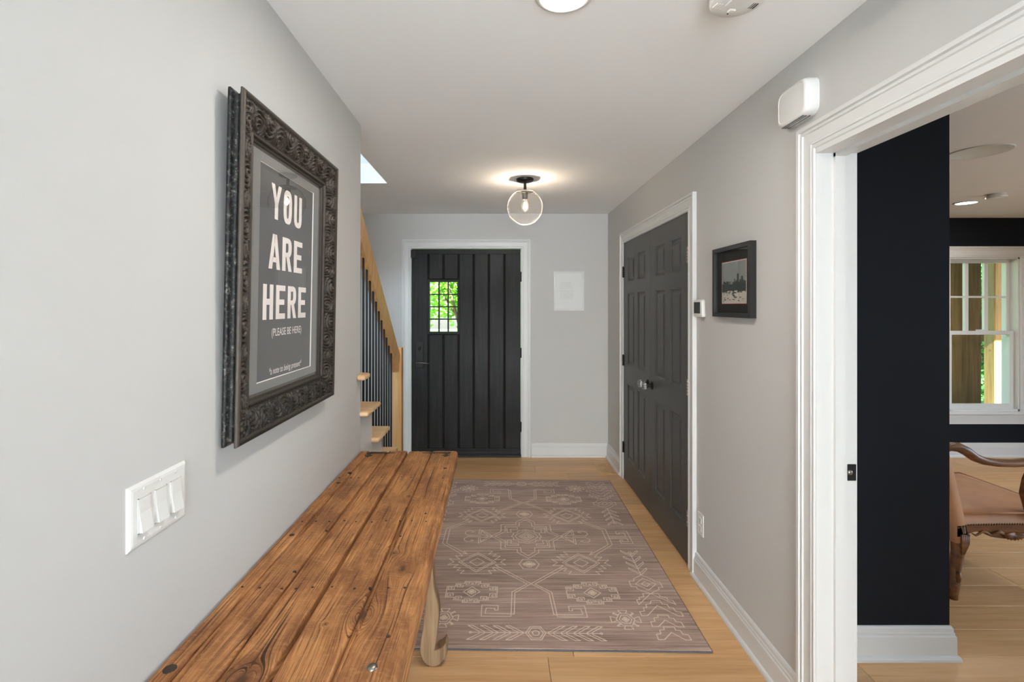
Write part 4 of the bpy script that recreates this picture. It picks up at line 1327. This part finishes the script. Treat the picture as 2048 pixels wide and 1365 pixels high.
def detector(x, y, zc, label, r, h, rot=0.0, detail=True):
    e = empty('smoke_detector', (x, y, zc), label, 'smoke detector')
    MB().lathe([(r * 0.86, -0.0003), (r * 0.86, -h * 0.45), (r * 0.80, -h * 0.5)], (x, y, zc), 'z', 48).build('mounting_base', M['white_plastic'], e, True, angle=0.6)
    b = MB().lathe([(r * 0.96, -h * 0.38), (r, -h * 0.42), (r, -h * 0.72), (r * 0.96, -h * 0.86), (r * 0.86, -h * 0.95), (r * 0.5, -h), (0, -h)], (x, y, zc), 'z', 48).build('cover', M['white_plastic'], e, True, angle=0.6)
    if detail:
        rm = Matrix.Translation((x, y, zc)) @ Matrix.Rotation(rot, 4, 'Z')
        MB().rbox(-0.034, 0.026, -0.052, 0.012, -h - 0.0025, -h + 0.004, 0.002, 1).xform(rm).build('battery_door', M['white_plastic'], b)
        MB().rbox(-0.010, 0.010, 0.019, 0.034, -h - 0.005, -h + 0.002, 0.002, 2).xform(rm).build('test_button', M['offwhite'], b)
        sl = MB()
        for k in range(3): sl.rbox(0.040 + k * 0.007, 0.0435 + k * 0.007, -0.016, 0.010, -h * 0.99 - 0.0006, -h * 0.8, 0.001, 1)
        sl.xform(rm).build('sounder_slots', M['slot'], b)
        s2 = MB()
        for k in range(4): s2.rbox(-0.062 + k * 0.008, -0.058 + k * 0.008, 0.006, 0.030, -h * 0.99 - 0.001, -h * 0.8, 0.001, 1)
        s2.xform(rm).build('vent_ribs', M['offwhite'], b)
        MB().lathe([(0.0025, 0), (0.0025, 0.001), (0, 0.001)], (0, 0.044, -h), 'z', 10, -1).xform(rm).build('indicator', M['slot'], b)
    return e
detector(0.700, 1.415, CH, 'round white smoke detector on the hall ceiling near the right wall', 0.076, 0.046, 0.2)
detector(3.940, 3.840, CR, 'small white smoke detector on the navy room ceiling', 0.064, 0.036, 0.0, False)

spk = empty('ceiling_speaker', (2.755, 2.780, CR), 'round grey flush speaker in the navy room ceiling', 'speaker')
MB().lathe([(0.135, -0.0045), (0.139, -0.006), (0.143, -0.004), (0.143, -0.0003), (0.135, -0.0003)], (2.755, 2.780, CR), 'z', 48).build('bezel', M['trim'], spk, True)
MB().lathe([(0, -0.0045), (0.135, -0.0040), (0.135, -0.0003)], (2.755, 2.780, CR), 'z', 48).build('grille', M['grille'], spk, True)

gx, gy = 0.206, 3.530
gl = empty('globe_light', (gx, gy, CH), 'clear glass globe ceiling light on a dark metal stem', 'ceiling light')
MB().lathe([(0.062, -0.0003), (0.062, -0.010), (0.058, -0.018), (0.046, -0.023), (0.012, -0.025), (0, -0.025)], (gx, gy, CH), 'z', 36).build('canopy', M['bronze'], gl, True, angle=0.6)
MB().lathe([(0.010, -0.020), (0.010, -0.085), (0.012, -0.087), (0.012, -0.090), (0, -0.090)], (gx, gy, CH), 'z', 16).build('stem', M['bronze'], gl, True, angle=0.6)
MB().lathe([(0.012, -0.084), (0.045, -0.087), (0.062, -0.093), (0.064, -0.098), (0.058, -0.099), (0.03, -0.094), (0.0, -0.093)], (gx, gy, CH), 'z', 36).build('globe_cap', M['bronze'], gl, True)
gz = CH - 0.206
GRAD = 0.129
prof = []
a0 = math.asin(0.056 / GRAD)
for k in range(33):
    a = a0 + (PI - a0) * k / 32
    prof.append((GRAD * math.sin(a), GRAD * math.cos(a)))
MB().lathe(prof, (gx, gy, gz), 'z', 48).build('globe', M['globeglass'], gl, True)
MB().lathe([(0.0, -0.098), (0.019, -0.098), (0.020, -0.104), (0.020, -0.140), (0.016, -0.150), (0.0, -0.150)], (gx, gy, CH), 'z', 24).build('lamp_socket', M['bronze'], gl, True, angle=0.6)
bz = CH - 0.150
MB().lathe([(0.013, 0.0), (0.014, -0.012), (0.022, -0.030), (0.027, -0.050), (0.025, -0.068), (0.014, -0.085), (0.0, -0.090)], (gx, gy, bz), 'z', 24).build('bulb', M['globeglass'], gl, True)
MB().lathe([(0.0, -0.018), (0.006, -0.024), (0.011, -0.045), (0.010, -0.062), (0.004, -0.074), (0.0, -0.075)], (gx, gy, bz), 'z', 16).build('filament', M['filament'], gl, True)
light('globe_bulb', 'POINT', (gx, gy, bz - 0.05), (0, 0, 0), 56, (1.0, 0.82, 0.62), shadow_soft_size=0.012)

# ------------------------------------------------------------------ rug with woven line pattern
RC = Vector((0.195, 3.168, 0.0))
rug = empty('area_rug', RC, 'mauve brown area rug with cream geometric pattern on the hall floor', 'rug')
RM = Matrix.Translation(RC) @ Matrix.Rotation(-0.016, 4, 'Z')
RW, RL, RZ = 0.762, 1.040, 0.0095
mb = MB(); mb.rbox(-RW + 0.003, RW - 0.003, -RL + 0.003, RL - 0.003, 0.0004, RZ, 0.003, 2)
mb.xform(RM).build('pile', M['rug'], rug)
mb = MB()
for b in ((-RW, RW, -RL, -RL + 0.004), (-RW, RW, RL - 0.004, RL), (-RW, -RW + 0.004, -RL + 0.004, RL - 0.004), (RW - 0.004, RW, -RL + 0.004, RL - 0.004)):
    mb.box(*b, 0.0003, RZ - 0.0022)
mb.xform(RM).build('binding', M['rugedge'], rug)
S = []          # strokes for one quadrant in (p across, q towards the near end)
def mirx(pts, c): return [(2 * c - p, q) for p, q in pts]
def miry(pts, c): return [(p, 2 * c - q) for p, q in pts]
def dia(cx, cy, a, b): return [(cx - a, cy), (cx, cy - b), (cx + a, cy), (cx, cy + b), (cx - a, cy)]
def octo(cx, cy, a, b, k=0.5): return [(cx - a, cy), (cx - a * k - a * 0.1, cy - b), (cx + a * k + a * 0.1, cy - b), (cx + a, cy), (cx + a * k + a * 0.1, cy + b), (cx - a * k - a * 0.1, cy + b), (cx - a, cy)]
def circ(cx, cy, r, n=10): return [(cx + r * math.cos(2 * PI * k / n), cy + r * math.sin(2 * PI * k / n)) for k in range(n + 1)]
def flower(cx, cy, a):
    o = [circ(cx + sx * a, cy + sy * a, a * 0.95, 8) for sx, sy in ((1, 0), (-1, 0), (0, 1), (0, -1))]
    return o + [[(cx - 1.6 * a, cy), (cx + 1.6 * a, cy)], [(cx, cy - 1.6 * a), (cx, cy + 1.6 * a)]]
# serrated lozenge
c0x, c0y = 0.303, 0.320
S += [dia(c0x, c0y, 0.109, 0.108), dia(c0x, c0y, 0.093, 0.090), dia(c0x, c0y, 0.043, 0.043)]
zig = [(0.391, 0.194), (0.367, 0.229), (0.414, 0.228), (0.393, 0.254), (0.437, 0.253), (0.404, 0.294), (0.470, 0.286), (0.439, 0.320), (0.472, 0.352), (0.411, 0.349), (0.437, 0.381), (0.393, 0.383), (0.414, 0.411), (0.371, 0.412), (0.391, 0.444)]
S += [zig, mirx(zig, c0x), [zig[0], (2 * c0x - zig[0][0], 0.194)], [zig[-1], (2 * c0x - zig[-1][0], 0.444)]]
# stepped key medallion
kx, ky = 0.315, 0.617
ko = [(0.133, 0.0), (0.133, 0.048), (0.088, 0.048), (0.088, 0.073), (0.042, 0.073), (0.042, 0.095), (0.0, 0.095)]
hook = [(-0.016, 0.0), (-0.016, -0.020), (0.014, -0.020), (0.014, 0.004), (-0.004, 0.004), (-0.004, -0.008), (0.005, -0.008)]
for sx in (-1, 1):
    for sy in (-1, 1):
        S.append([(kx + sx * a, ky + sy * b) for a, b in ko])
        for hx, hy in ((0.111, 0.036), (0.066, 0.061), (0.020, 0.083)):
            S.append([(kx + sx * (hx + a), ky + sy * (hy + b)) for a, b in hook])
S += [dia(kx, ky, 0.044, 0.045)] + flower(kx, ky, 0.011)
# big hook line (double)
S.append([(0.195, 0.355), (0.0, 0.539), (0.089, 0.623), (0.096, 0.800), (0.238, 0.797), (0.234, 0.754), (0.191, 0.755), (0.191, 0.770), (0.175, 0.770), (0.176, 0.732), (0.256, 0.729), (0.256, 0.818), (0.112, 0.817), (0.104, 0.616), (0.021, 0.541), (0.205, 0.372)])
S.append([(0.413, 0.219), (0.533, 0.102), (0.533, 0.0)])
S.append([(0.379, 0.222), (0.508, 0.100), (0.508, 0.0)])
S.append([(0.534, 0.014), (0.645, 0.014), (0.645, 0.060), (0.610, 0.060), (0.610, 0.040), (0.594, 0.040), (0.594, 0.084), (0.668, 0.084), (0.668, 0.0)])
# small octagons on the axis
S += [octo(0, 0.340, 0.058, 0.053)] + flower(0, 0.340, 0.017) + [circ(0.026, 0.340, 0.009, 8), circ(0, 0.340, 0.012)]
# feathered border at the ends
S += [octo(0, 0.935, 0.046, 0.045, 0.4), octo(0, 0.935, 0.035, 0.034, 0.4), circ(0, 0.935, 0.016)]
S.append([(0.046, 0.935), (0.292, 0.935), (0.300, 0.929), (0.306, 0.935), (0.300, 0.941), (0.292, 0.935)])
for b in (0.058, 0.116, 0.175, 0.234):
    for sg in (-1, 1):
        S.append([(b, 0.935 + sg * 0.004), (b + 0.058, 0.935 + sg * 0.048), (b + 0.080, 0.935 + sg * 0.048), (b + 0.024, 0.935 + sg * 0.006)])
# small corner stars
sx_, sy_ = 0.435, 0.832
S += [octo(sx_, sy_, 0.044, 0.044, 0.4), octo(sx_, sy_, 0.030, 0.030, 0.4)] + flower(sx_, sy_, 0.009)
for a in range(4):
    ca, sa = math.cos(a * PI / 2), math.sin(a * PI / 2)
    for pl in ([(0.044, -0.010), (0.066, -0.021), (0.070, -0.021), (0.070, 0.021), (0.066, 0.021), (0.044, 0.010)], [(0.030, 0.034), (0.046, 0.050), (0.052, 0.040)], [(0.034, 0.030), (0.050, 0.046)]):
        S.append([(sx_ + ca * u - sa * v, sy_ + sa * u + ca * v) for u, v in pl])
# side border: branch, stepped lozenge, stepped mountains
S.append([(0.6165, 0.205), (0.6165, 0.444)])
for k, b in enumerate((0.246, 0.316, 0.380, 0.444)):
    for sg in (-1, 1):
        S.append([(0.6165, b), (0.6165 + sg * 0.050, b - 0.058), (0.6165 + sg * 0.050, b - 0.074), (0.6165, b - 0.020)])
S.append(circ(0.6165, 0.200, 0.010, 8))
S.append([(0.6165, 0.444), (0.666, 0.486), (0.672, 0.508), (0.699, 0.512), (0.699, 0.563), (0.676, 0.563), (0.674, 0.581), (0.6165, 0.620), (0.560, 0.581), (0.559, 0.560), (0.533, 0.558), (0.534, 0.508), (0.561, 0.506), (0.565, 0.484), (0.6165, 0.444)])
S += [dia(0.6165, 0.533, 0.055, 0.056), dia(0.6165, 0.533, 0.022, 0.024)]
S.append([(0.6165, 0.620), (0.531, 0.715), (0.530, 0.676), (0.547, 0.675), (0.547, 0.655), (0.575, 0.648), (0.576, 0.619), (0.657, 0.619), (0.660, 0.644), (0.689, 0.655), (0.689, 0.675), (0.712, 0.677), (0.716, 0.712), (0.6165, 0.620)])
mt1 = [(0.626, 0.679), (0.601, 0.681), (0.590, 0.707), (0.566, 0.712), (0.563, 0.738), (0.545, 0.741), (0.544, 0.766), (0.519, 0.771), (0.521, 0.804), (0.549, 0.801), (0.6205, 0.720), (0.695, 0.801), (0.720, 0.804), (0.721, 0.771), (0.696, 0.768), (0.693, 0.740), (0.674, 0.738), (0.672, 0.712), (0.650, 0.709), (0.647, 0.680), (0.626, 0.679)]
mt2 = [(0.597, 0.796), (0.648, 0.796), (0.647, 0.817), (0.668, 0.820), (0.670, 0.845), (0.693, 0.848), (0.695, 0.884), (0.669, 0.884), (0.622, 0.834), (0.576, 0.882), (0.548, 0.884), (0.550, 0.847), (0.571, 0.844), (0.574, 0.818), (0.597, 0.814), (0.597, 0.796)]
mt3 = [(p, q + 0.088) for p, q in mt2]
S += [mt1, mt2, mt3]
# centre medallion
S.append([(0.205, 0.0), (0.138, 0.064), (0.139, 0.145), (0.044, 0.146), (0.042, 0.198), (0.0, 0.245)])
S.append([(0.240, -0.010), (0.166, 0.066), (0.166, 0.170), (0.064, 0.172), (0.065, 0.208), (0.0, 0.276)])
S.append([(0.098, 0.056), (0.125, 0.053), (0.128, 0.120), (0.056, 0.121), (0.056, 0.102), (0.104, 0.098), (0.098, 0.056)])
S.append([(0.097, 0.0), (0.083, 0.026), (0.088, 0.044), (0.056, 0.054), (0.052, 0.077), (0.026, 0.077), (0.0, 0.096)])
S.append([(0.074, 0.0), (0.060, 0.030), (0.034, 0.050), (0.0, 0.076)])
S += [[(0.048, 0.0), (0.0, 0.056)], [(0.031, 0.0), (0.0, 0.036)], [(0.013, 0.0), (0.009, 0.011), (0.0, 0.015)]]
S.append([(0.222, 0.006), (0.308, 0.097), (0.312, 0.028), (0.248, 0.006), (0.296, 0.075), (0.299, 0.034)])
S.append([(0.300, 0.010), (0.381, 0.010), (0.403, 0.034), (0.398, 0.062), (0.380, 0.076), (0.358, 0.074), (0.341, 0.060), (0.362, 0.052)])
LW = 0.0046
pm = MB()
zk = 0
done = set()
for st_ in S:
    for sp_ in (1, -1):
        for sq_ in (1, -1):
            pts = [Vector((p * sp_, -q * sq_)) for p, q in st_]
            key = tuple((round(p.x, 3), round(p.y, 3)) for p in pts)
            if key in done: continue
            done.add(key)
            for a, b in zip(pts[:-1], pts[1:]):
                d = b - a
                if d.length < 1e-5: continue
                d.normalize()
                nrm = Vector((-d.y, d.x)) * LW / 2
                a2, b2 = a - d * LW * 0.4, b + d * LW * 0.4
                z = RZ + 0.0004 + zk * 3e-7
                zk += 1
                pm.quad((*(a2 - nrm), z), (*(b2 - nrm), z), (*(b2 + nrm), z), (*(a2 + nrm), z))
pm.xform(RM).build('woven_pattern', M['rugline'], rug, recalc=False)

# ------------------------------------------------------------------ floor register
fvx0, fvx1, fvy0, fvy1 = 0.925, 1.065, 4.36, 4.68
fv = empty('floor_vent', (0.995, 4.52, 0), 'wooden floor register beside the far baseboard on the right', 'floor vent')
for b in ((fvx0, fvx1, fvy0, fvy0 + 0.03), (fvx0, fvx1, fvy1 - 0.03, fvy1), (fvx0, fvx0 + 0.03, fvy0 + 0.03, fvy1 - 0.03), (fvx1 - 0.03, fvx1, fvy0 + 0.03, fvy1 - 0.03)):
    MB().rbox(b[0], b[1], b[2], b[3], 0.0003, 0.006, 0.0015, 1).build('vent_frame', M['maple'], fv)
MB().box(fvx0 + 0.03, fvx1 - 0.03, fvy0 + 0.03, fvy1 - 0.03, 0.0003, 0.001).build('vent_well', M['slot'], fv)
n = 13
for k in range(n):
    yy = fvy0 + 0.03 + (fvy1 - fvy0 - 0.06) * (k + 0.5) / n
    MB().box(fvx0 + 0.03, fvx1 - 0.03, yy - 0.006, yy + 0.006, 0.001, 0.0055).build('slat', M['maple'], fv)

# ------------------------------------------------------------------ carved leather armchair in the navy room (faces right)
ac = empty('armchair', (2.66, 2.80, 0), 'carved wood armchair with tan leather seat behind the navy wall', 'chair')
YN, YF = 2.485, 3.115         # near and far side
def cleg(x, y, sx):
    pts = [(x + sx * 0.010, y, 0.385), (x + sx * 0.022, y, 0.32), (x + sx * 0.014, y, 0.24), (x + sx * 0.002, y, 0.16), (x - sx * 0.006, y, 0.10), (x - sx * 0.008, y, 0.07), (x - sx * 0.010, y, 0.03), (x - sx * 0.010, y, 0.0)]
    rad = [(0.038, 0.036), (0.036, 0.034), (0.029, 0.028), (0.024, 0.024), (0.021, 0.021), (0.027, 0.026), (0.022, 0.022), (0.020, 0.020)]
    l = MB().tube(pts, rad, 14).build('leg', M['carved'], ac, True)
    cv = MB()
    for k in range(5):
        a = -0.6 + k * 0.3
        cv.tube([(x + sx * 0.02 + 0.030 * a, y - 0.034, 0.345), (x + sx * 0.018 + 0.026 * a, y - 0.036, 0.30), (x + sx * 0.014 + 0.010 * a, y - 0.030, 0.24)], [0.006, 0.007, 0.002], 6)
    cv.tube([(x - sx * 0.006 - 0.022, y - 0.010, 0.078), (x - sx * 0.006, y - 0.027, 0.078), (x - sx * 0.006 + 0.022, y - 0.010, 0.078)], 0.006, 6)
    cv.tube([(x - sx * 0.004, y - 0.022, 0.150), (x - sx * 0.004, y - 0.028, 0.125), (x - sx * 0.004, y - 0.022, 0.095)], [0.010, 0.011, 0.008], 6)
    cv.build('leg_carving', M['carved'], l, True)
for x, sx in ((2.365, 1), (2.93, -1)):
    for y in (YN + 0.03, YF - 0.03):
        cleg(x, y, sx)
def seat_rail(y, s):
    pr = []
    n = 30
    for k in range(n + 1):
        t_ = k / n
        x = 2.345 + 0.575 * t_
        pr.append((x, 0.330 + 0.030 * math.exp(-((t_ - 0.17) / 0.10) ** 2) + 0.030 * math.exp(-((t_ - 0.83) / 0.10) ** 2) - 0.008 * math.exp(-((t_ - 0.5) / 0.16) ** 2)))
    top = [(x, 0.388 + 0.004 * math.sin(PI * (x - 2.345) / 0.575)) for x, z in reversed(pr)]
    r = MB().prism(pr + top, lambda u, v, t_: Vector((u, t_, v)), y - 0.016, y + 0.016).build('seat_rail', M['carved'], ac)
    cv = MB()
    for k in range(11):
        a = PI * k / 10
        cv.tube([(2.633, y - s * 0.018, 0.352), (2.633 + 0.045 * math.cos(a), y - s * 0.024, 0.348 - 0.022 * math.sin(a)), (2.633 + 0.062 * math.cos(a), y - s * 0.018, 0.345 - 0.028 * math.sin(a))], [0.007, 0.006, 0.003], 6)
    for sg in (-1, 1):
        cv.tube([(2.633 + sg * (0.06 + 0.02 * k), y - s * (0.020 + 0.003 * math.sin(k)), 0.352 + 0.010 * math.sin(k * 1.6)) for k in range(9)], [0.009, 0.008, 0.009, 0.007, 0.008, 0.006, 0.006, 0.005, 0.003], 6)
    cv.build('rail_carving', M['carved'], r, True)
    nl = MB()
    for k in range(44):
        x = 2.35 + 0.565 * k / 43
        nl.lathe([(0.0055, 0), (0.004, 0.003), (0, 0.004)], (x, y - s * 0.016, 0.392 + 0.006 * math.sin(PI * (x - 2.345) / 0.575) - 0.012 * max(0, 1 - (x - 2.35) / 0.06)), 'y', 8, -s)
    nl.build('nail_trim', M['brass_nail'], r)
seat_rail(YN + 0.012, 1)
seat_rail(YF - 0.012, -1)
for x in (2.33, 2.945):
    MB().rbox(x - 0.016, x + 0.016, YN + 0.03, YF - 0.03, 0.325, 0.39, 0.006, 2).build('cross_rail', M['carved'], ac)
# domed seat
vs, fs = [], []
nn = 20
for i in range(nn + 1):
    for j in range(nn + 1):
        u, v = i / nn, j / nn
        x = 2.335 + 0.62 * u; y = YN + 0.004 + (YF - YN - 0.008) * v
        e = min(u, 1 - u, v, 1 - v)
        z = 0.385 + 0.066 * min(1, e / 0.04) ** 0.5 + 0.030 * math.sin(PI * u) * math.sin(PI * v)
        vs.append((x, y, z))
for i in range(nn):
    for j in range(nn):
        a = i * (nn + 1) + j
        fs.append((a, a + nn + 1, a + nn + 2, a + 1))
seat = MB().add(vs, fs).build('seat', M['leather'], ac, True)
pp_ = [(2.345, YN + 0.014, 0.447), (2.945, YN + 0.014, 0.447), (2.945, YF - 0.014, 0.447), (2.345, YF - 0.014, 0.447), (2.345, YN + 0.014, 0.447)]
MB().tube(pp_, 0.006, 8).build('piping', M['leather'], seat, True)
# padded leaning back
vs, fs = [], []
NZ_, NY_ = 24, 18
for side in (0, 1):
    for i in range(NZ_ + 1):
        for j in range(NY_ + 1):
            u, v = i / NZ_, j / NY_
            z = 0.30 + 0.72 * u
            y = YN - 0.004 + (YF - YN + 0.008) * v
            bulge = 0.028 * (min(1, min(v, 1 - v) / 0.08) ** 0.5) * (min(1, min(u, 1 - u) / 0.06) ** 0.5)
            lean = -0.17 * (u ** 1.15)
            xb = 2.395 + lean
            x = xb + (bulge + 0.010 if side else -0.060 - bulge * 0.5)
            z += 0.05 * math.sin(PI * v) * u
            vs.append((x, y, z))
m_ = (NZ_ + 1) * (NY_ + 1)
for s in (0, 1):
    for i in range(NZ_):
        for j in range(NY_):
            a = s * m_ + i * (NY_ + 1) + j
            f = (a, a + 1, a + NY_ + 2, a + NY_ + 1)
            fs.append(f if s else f[::-1])
rim = [j for j in range(NY_ + 1)] + [i * (NY_ + 1) + NY_ for i in range(1, NZ_ + 1)] + [NZ_ * (NY_ + 1) + j for j in range(NY_ - 1, -1, -1)] + [i * (NY_ + 1) for i in range(NZ_ - 1, 0, -1)]
for a, b in zip(rim, rim[1:] + rim[:1]):
    fs.append((a, b, m_ + b, m_ + a))
MB().add(vs, fs).build('backrest', M['leather'], ac, True)
for y in (YN + 0.012, YF - 0.012):
    arm = MB().tube([(2.262, y, 0.770), (2.285, y, 0.779), (2.320, y, 0.788), (2.365, y, 0.785), (2.405, y, 0.765), (2.445, y, 0.735), (2.495, y, 0.715), (2.56, y, 0.705), (2.64, y, 0.703), (2.72, y, 0.708), (2.775, y, 0.703), (2.79, y, 0.680), (2.772, y, 0.664)],
              [(0.018, 0.022), (0.021, 0.024), (0.022, 0.024), (0.024, 0.026), (0.024, 0.026), (0.022, 0.026), (0.020, 0.027), (0.019, 0.028), (0.019, 0.028), (0.021, 0.028), (0.022, 0.026), (0.018, 0.022), (0.008, 0.01)], 14).build('arm', M['carved'], ac, True)
    MB().tube([(2.75, y, 0.690), (2.715, y, 0.62), (2.70, y, 0.55), (2.725, y, 0.47), (2.77, y, 0.40), (2.79, y, 0.37)], [(0.020, 0.020), (0.018, 0.018), (0.018, 0.018), (0.020, 0.020), (0.024, 0.022), (0.024, 0.020)], 12).build('arm_support', M['carved'], ac, True)
    MB().tube([(2.27, y - 0.01, 0.785), (2.30, y - 0.014, 0.801), (2.34, y - 0.010, 0.806)], [0.004, 0.008, 0.003], 6).build('arm_carving', M['carved'], arm, True)

# ------------------------------------------------------------------ outdoors: porch posts, planting
structure(MB().box(-14, 24, YB + FT, 40, -0.45, -0.40).build('ground', M['lawn']))
structure(MB().box(-2.2, 0.6, YB + FT + 0.01, 8.2, -0.40, -0.18).build('floor_step', M['paving']))
structure(MB().box(3.0, 12, YB + FT + 0.01, 7.6, -0.40, -0.12).build('floor_porch', M['paving']))
structure(MB().box(3.0, 12, YB + FT + 0.01, 8.9, 2.62, 2.72).build('ceiling_porch', M['pine']))  # porch roof, added and lengthened to shade the ground outside
structure(MB().box(3.0, 12, 7.12, 7.32, 2.34, 2.62).build('trim_8', M['pine']))
p1 = empty('porch_post', (5.29, 5.65, -0.12), 'thick knotty pine porch post right outside the window', 'post', 'porch posts')
MB().rbox(5.10, 5.48, 5.50, 5.80, -0.12, 2.62, 0.012, 1).build('shaft', M['pine'], p1)
MB().rbox(5.06, 5.52, 5.46, 5.84, -0.12, 0.02, 0.010, 1).build('plinth', M['pine'], p1)
p2 = empty('porch_post', (7.365, 7.2, -0.12), 'slimmer pine porch post standing farther out beyond the window', 'post', 'porch posts')
MB().rbox(7.28, 7.45, 7.12, 7.29, -0.12, 2.34, 0.010, 1).build('shaft', M['pine_dark'], p2)
MB().rbox(7.25, 7.48, 7.09, 7.32, -0.12, 0.02, 0.010, 1).build('plinth', M['pine'], p2)

def tree(name, x, y, h, r, zc, mat, label, cat, nleaf, seed, lsize=0.10):
    rt = random.Random(seed)
    e = empty(name, (x, y, -0.40), label, cat)
    tk = MB().tube([(x, y, -0.42), (x + 0.05, y, zc * 0.5), (x - 0.03, y + 0.03, zc + h * 0.2)], [0.09, 0.07, 0.03], 8)
    for k in range(6):
        a = rt.uniform(0, 2 * PI)
        tk.tube([(x, y, zc * 0.4 + 0.1 * k), (x + 0.5 * r * math.cos(a), y + 0.5 * r * math.sin(a), zc + rt.uniform(-0.3, 0.4) * h)], [0.035, 0.012], 6)
    tk.build('trunk', M['bark'], e, True)
    vs, fs = [], []
    clumps = [(x + rt.gauss(0, 0.45) * r, y + rt.gauss(0, 0.45) * r, zc + rt.gauss(0, 0.30) * h) for _ in range(34)]
    for k in range(nleaf):
        c = rt.choice(clumps)
        p = Vector((c[0] + rt.gauss(0, 0.16) * r, c[1] + rt.gauss(0, 0.16) * r, max(-0.3, c[2] + rt.gauss(0, 0.12) * h)))
        if abs(p.x - x) > r or abs(p.y - y) > r: continue
        d = Vector((rt.gauss(0, 1), rt.gauss(0, 1), rt.gauss(0, 0.6))).normalized()
        u = d.cross(Vector((rt.gauss(0, 1), rt.gauss(0, 1), rt.gauss(0, 1)))).normalized()
        L = lsize * rt.uniform(0.6, 1.3)
        n = len(vs)
        vs += [p, p + d * L * 0.45 + u * L * 0.28, p + d * L, p + d * L * 0.45 - u * L * 0.28]
        fs.append((n, n + 1, n + 2, n + 3))
    f = MB().add(vs, fs).build('foliage', mat, e, recalc=False)
    f['kind'] = 'stuff'
tree('garden_tree', -0.55, 8.3, 1.3, 0.85, 1.95, M['leaf1'], 'bright green leafy tree seen through the upper door panes', 'tree', 6200, 21, 0.10)
tree('garden_shrub', 0.35, 10.6, 1.2, 1.0, 1.0, M['leaf2'], 'deep green shrub seen through the lower door panes', 'shrub', 4200, 22, 0.09)
tree('garden_tree', 10.5, 10.6, 2.2, 1.3, 2.4, M['leaf2'], 'green tree glimpsed between the two porch posts', 'tree', 8000, 23, 0.12)
tree('garden_shrub', 8.35, 8.25, 0.9, 0.7, 0.4, M['leaf2'], 'low dark green shrub glimpsed between the porch posts', 'shrub', 4000, 24, 0.08)
tree('garden_tree', 13.6, 13.2, 2.8, 1.6, 2.2, M['leaf1'], 'light green tree farthest out beyond the porch', 'tree', 6000, 25, 0.14)
for o in bpy.data.objects:
    if o.name.split('.')[0] in ('leg_carving', 'rail_carving', 'nail_trim', 'sound_slots', 'slots', 'handwriting', 'woven_pattern', 'vent_ribs', 'sounder_slots', 'printed_skyline', 'printed_shore', 'printed_shore_detail'):
        o['kind'] = 'stuff'
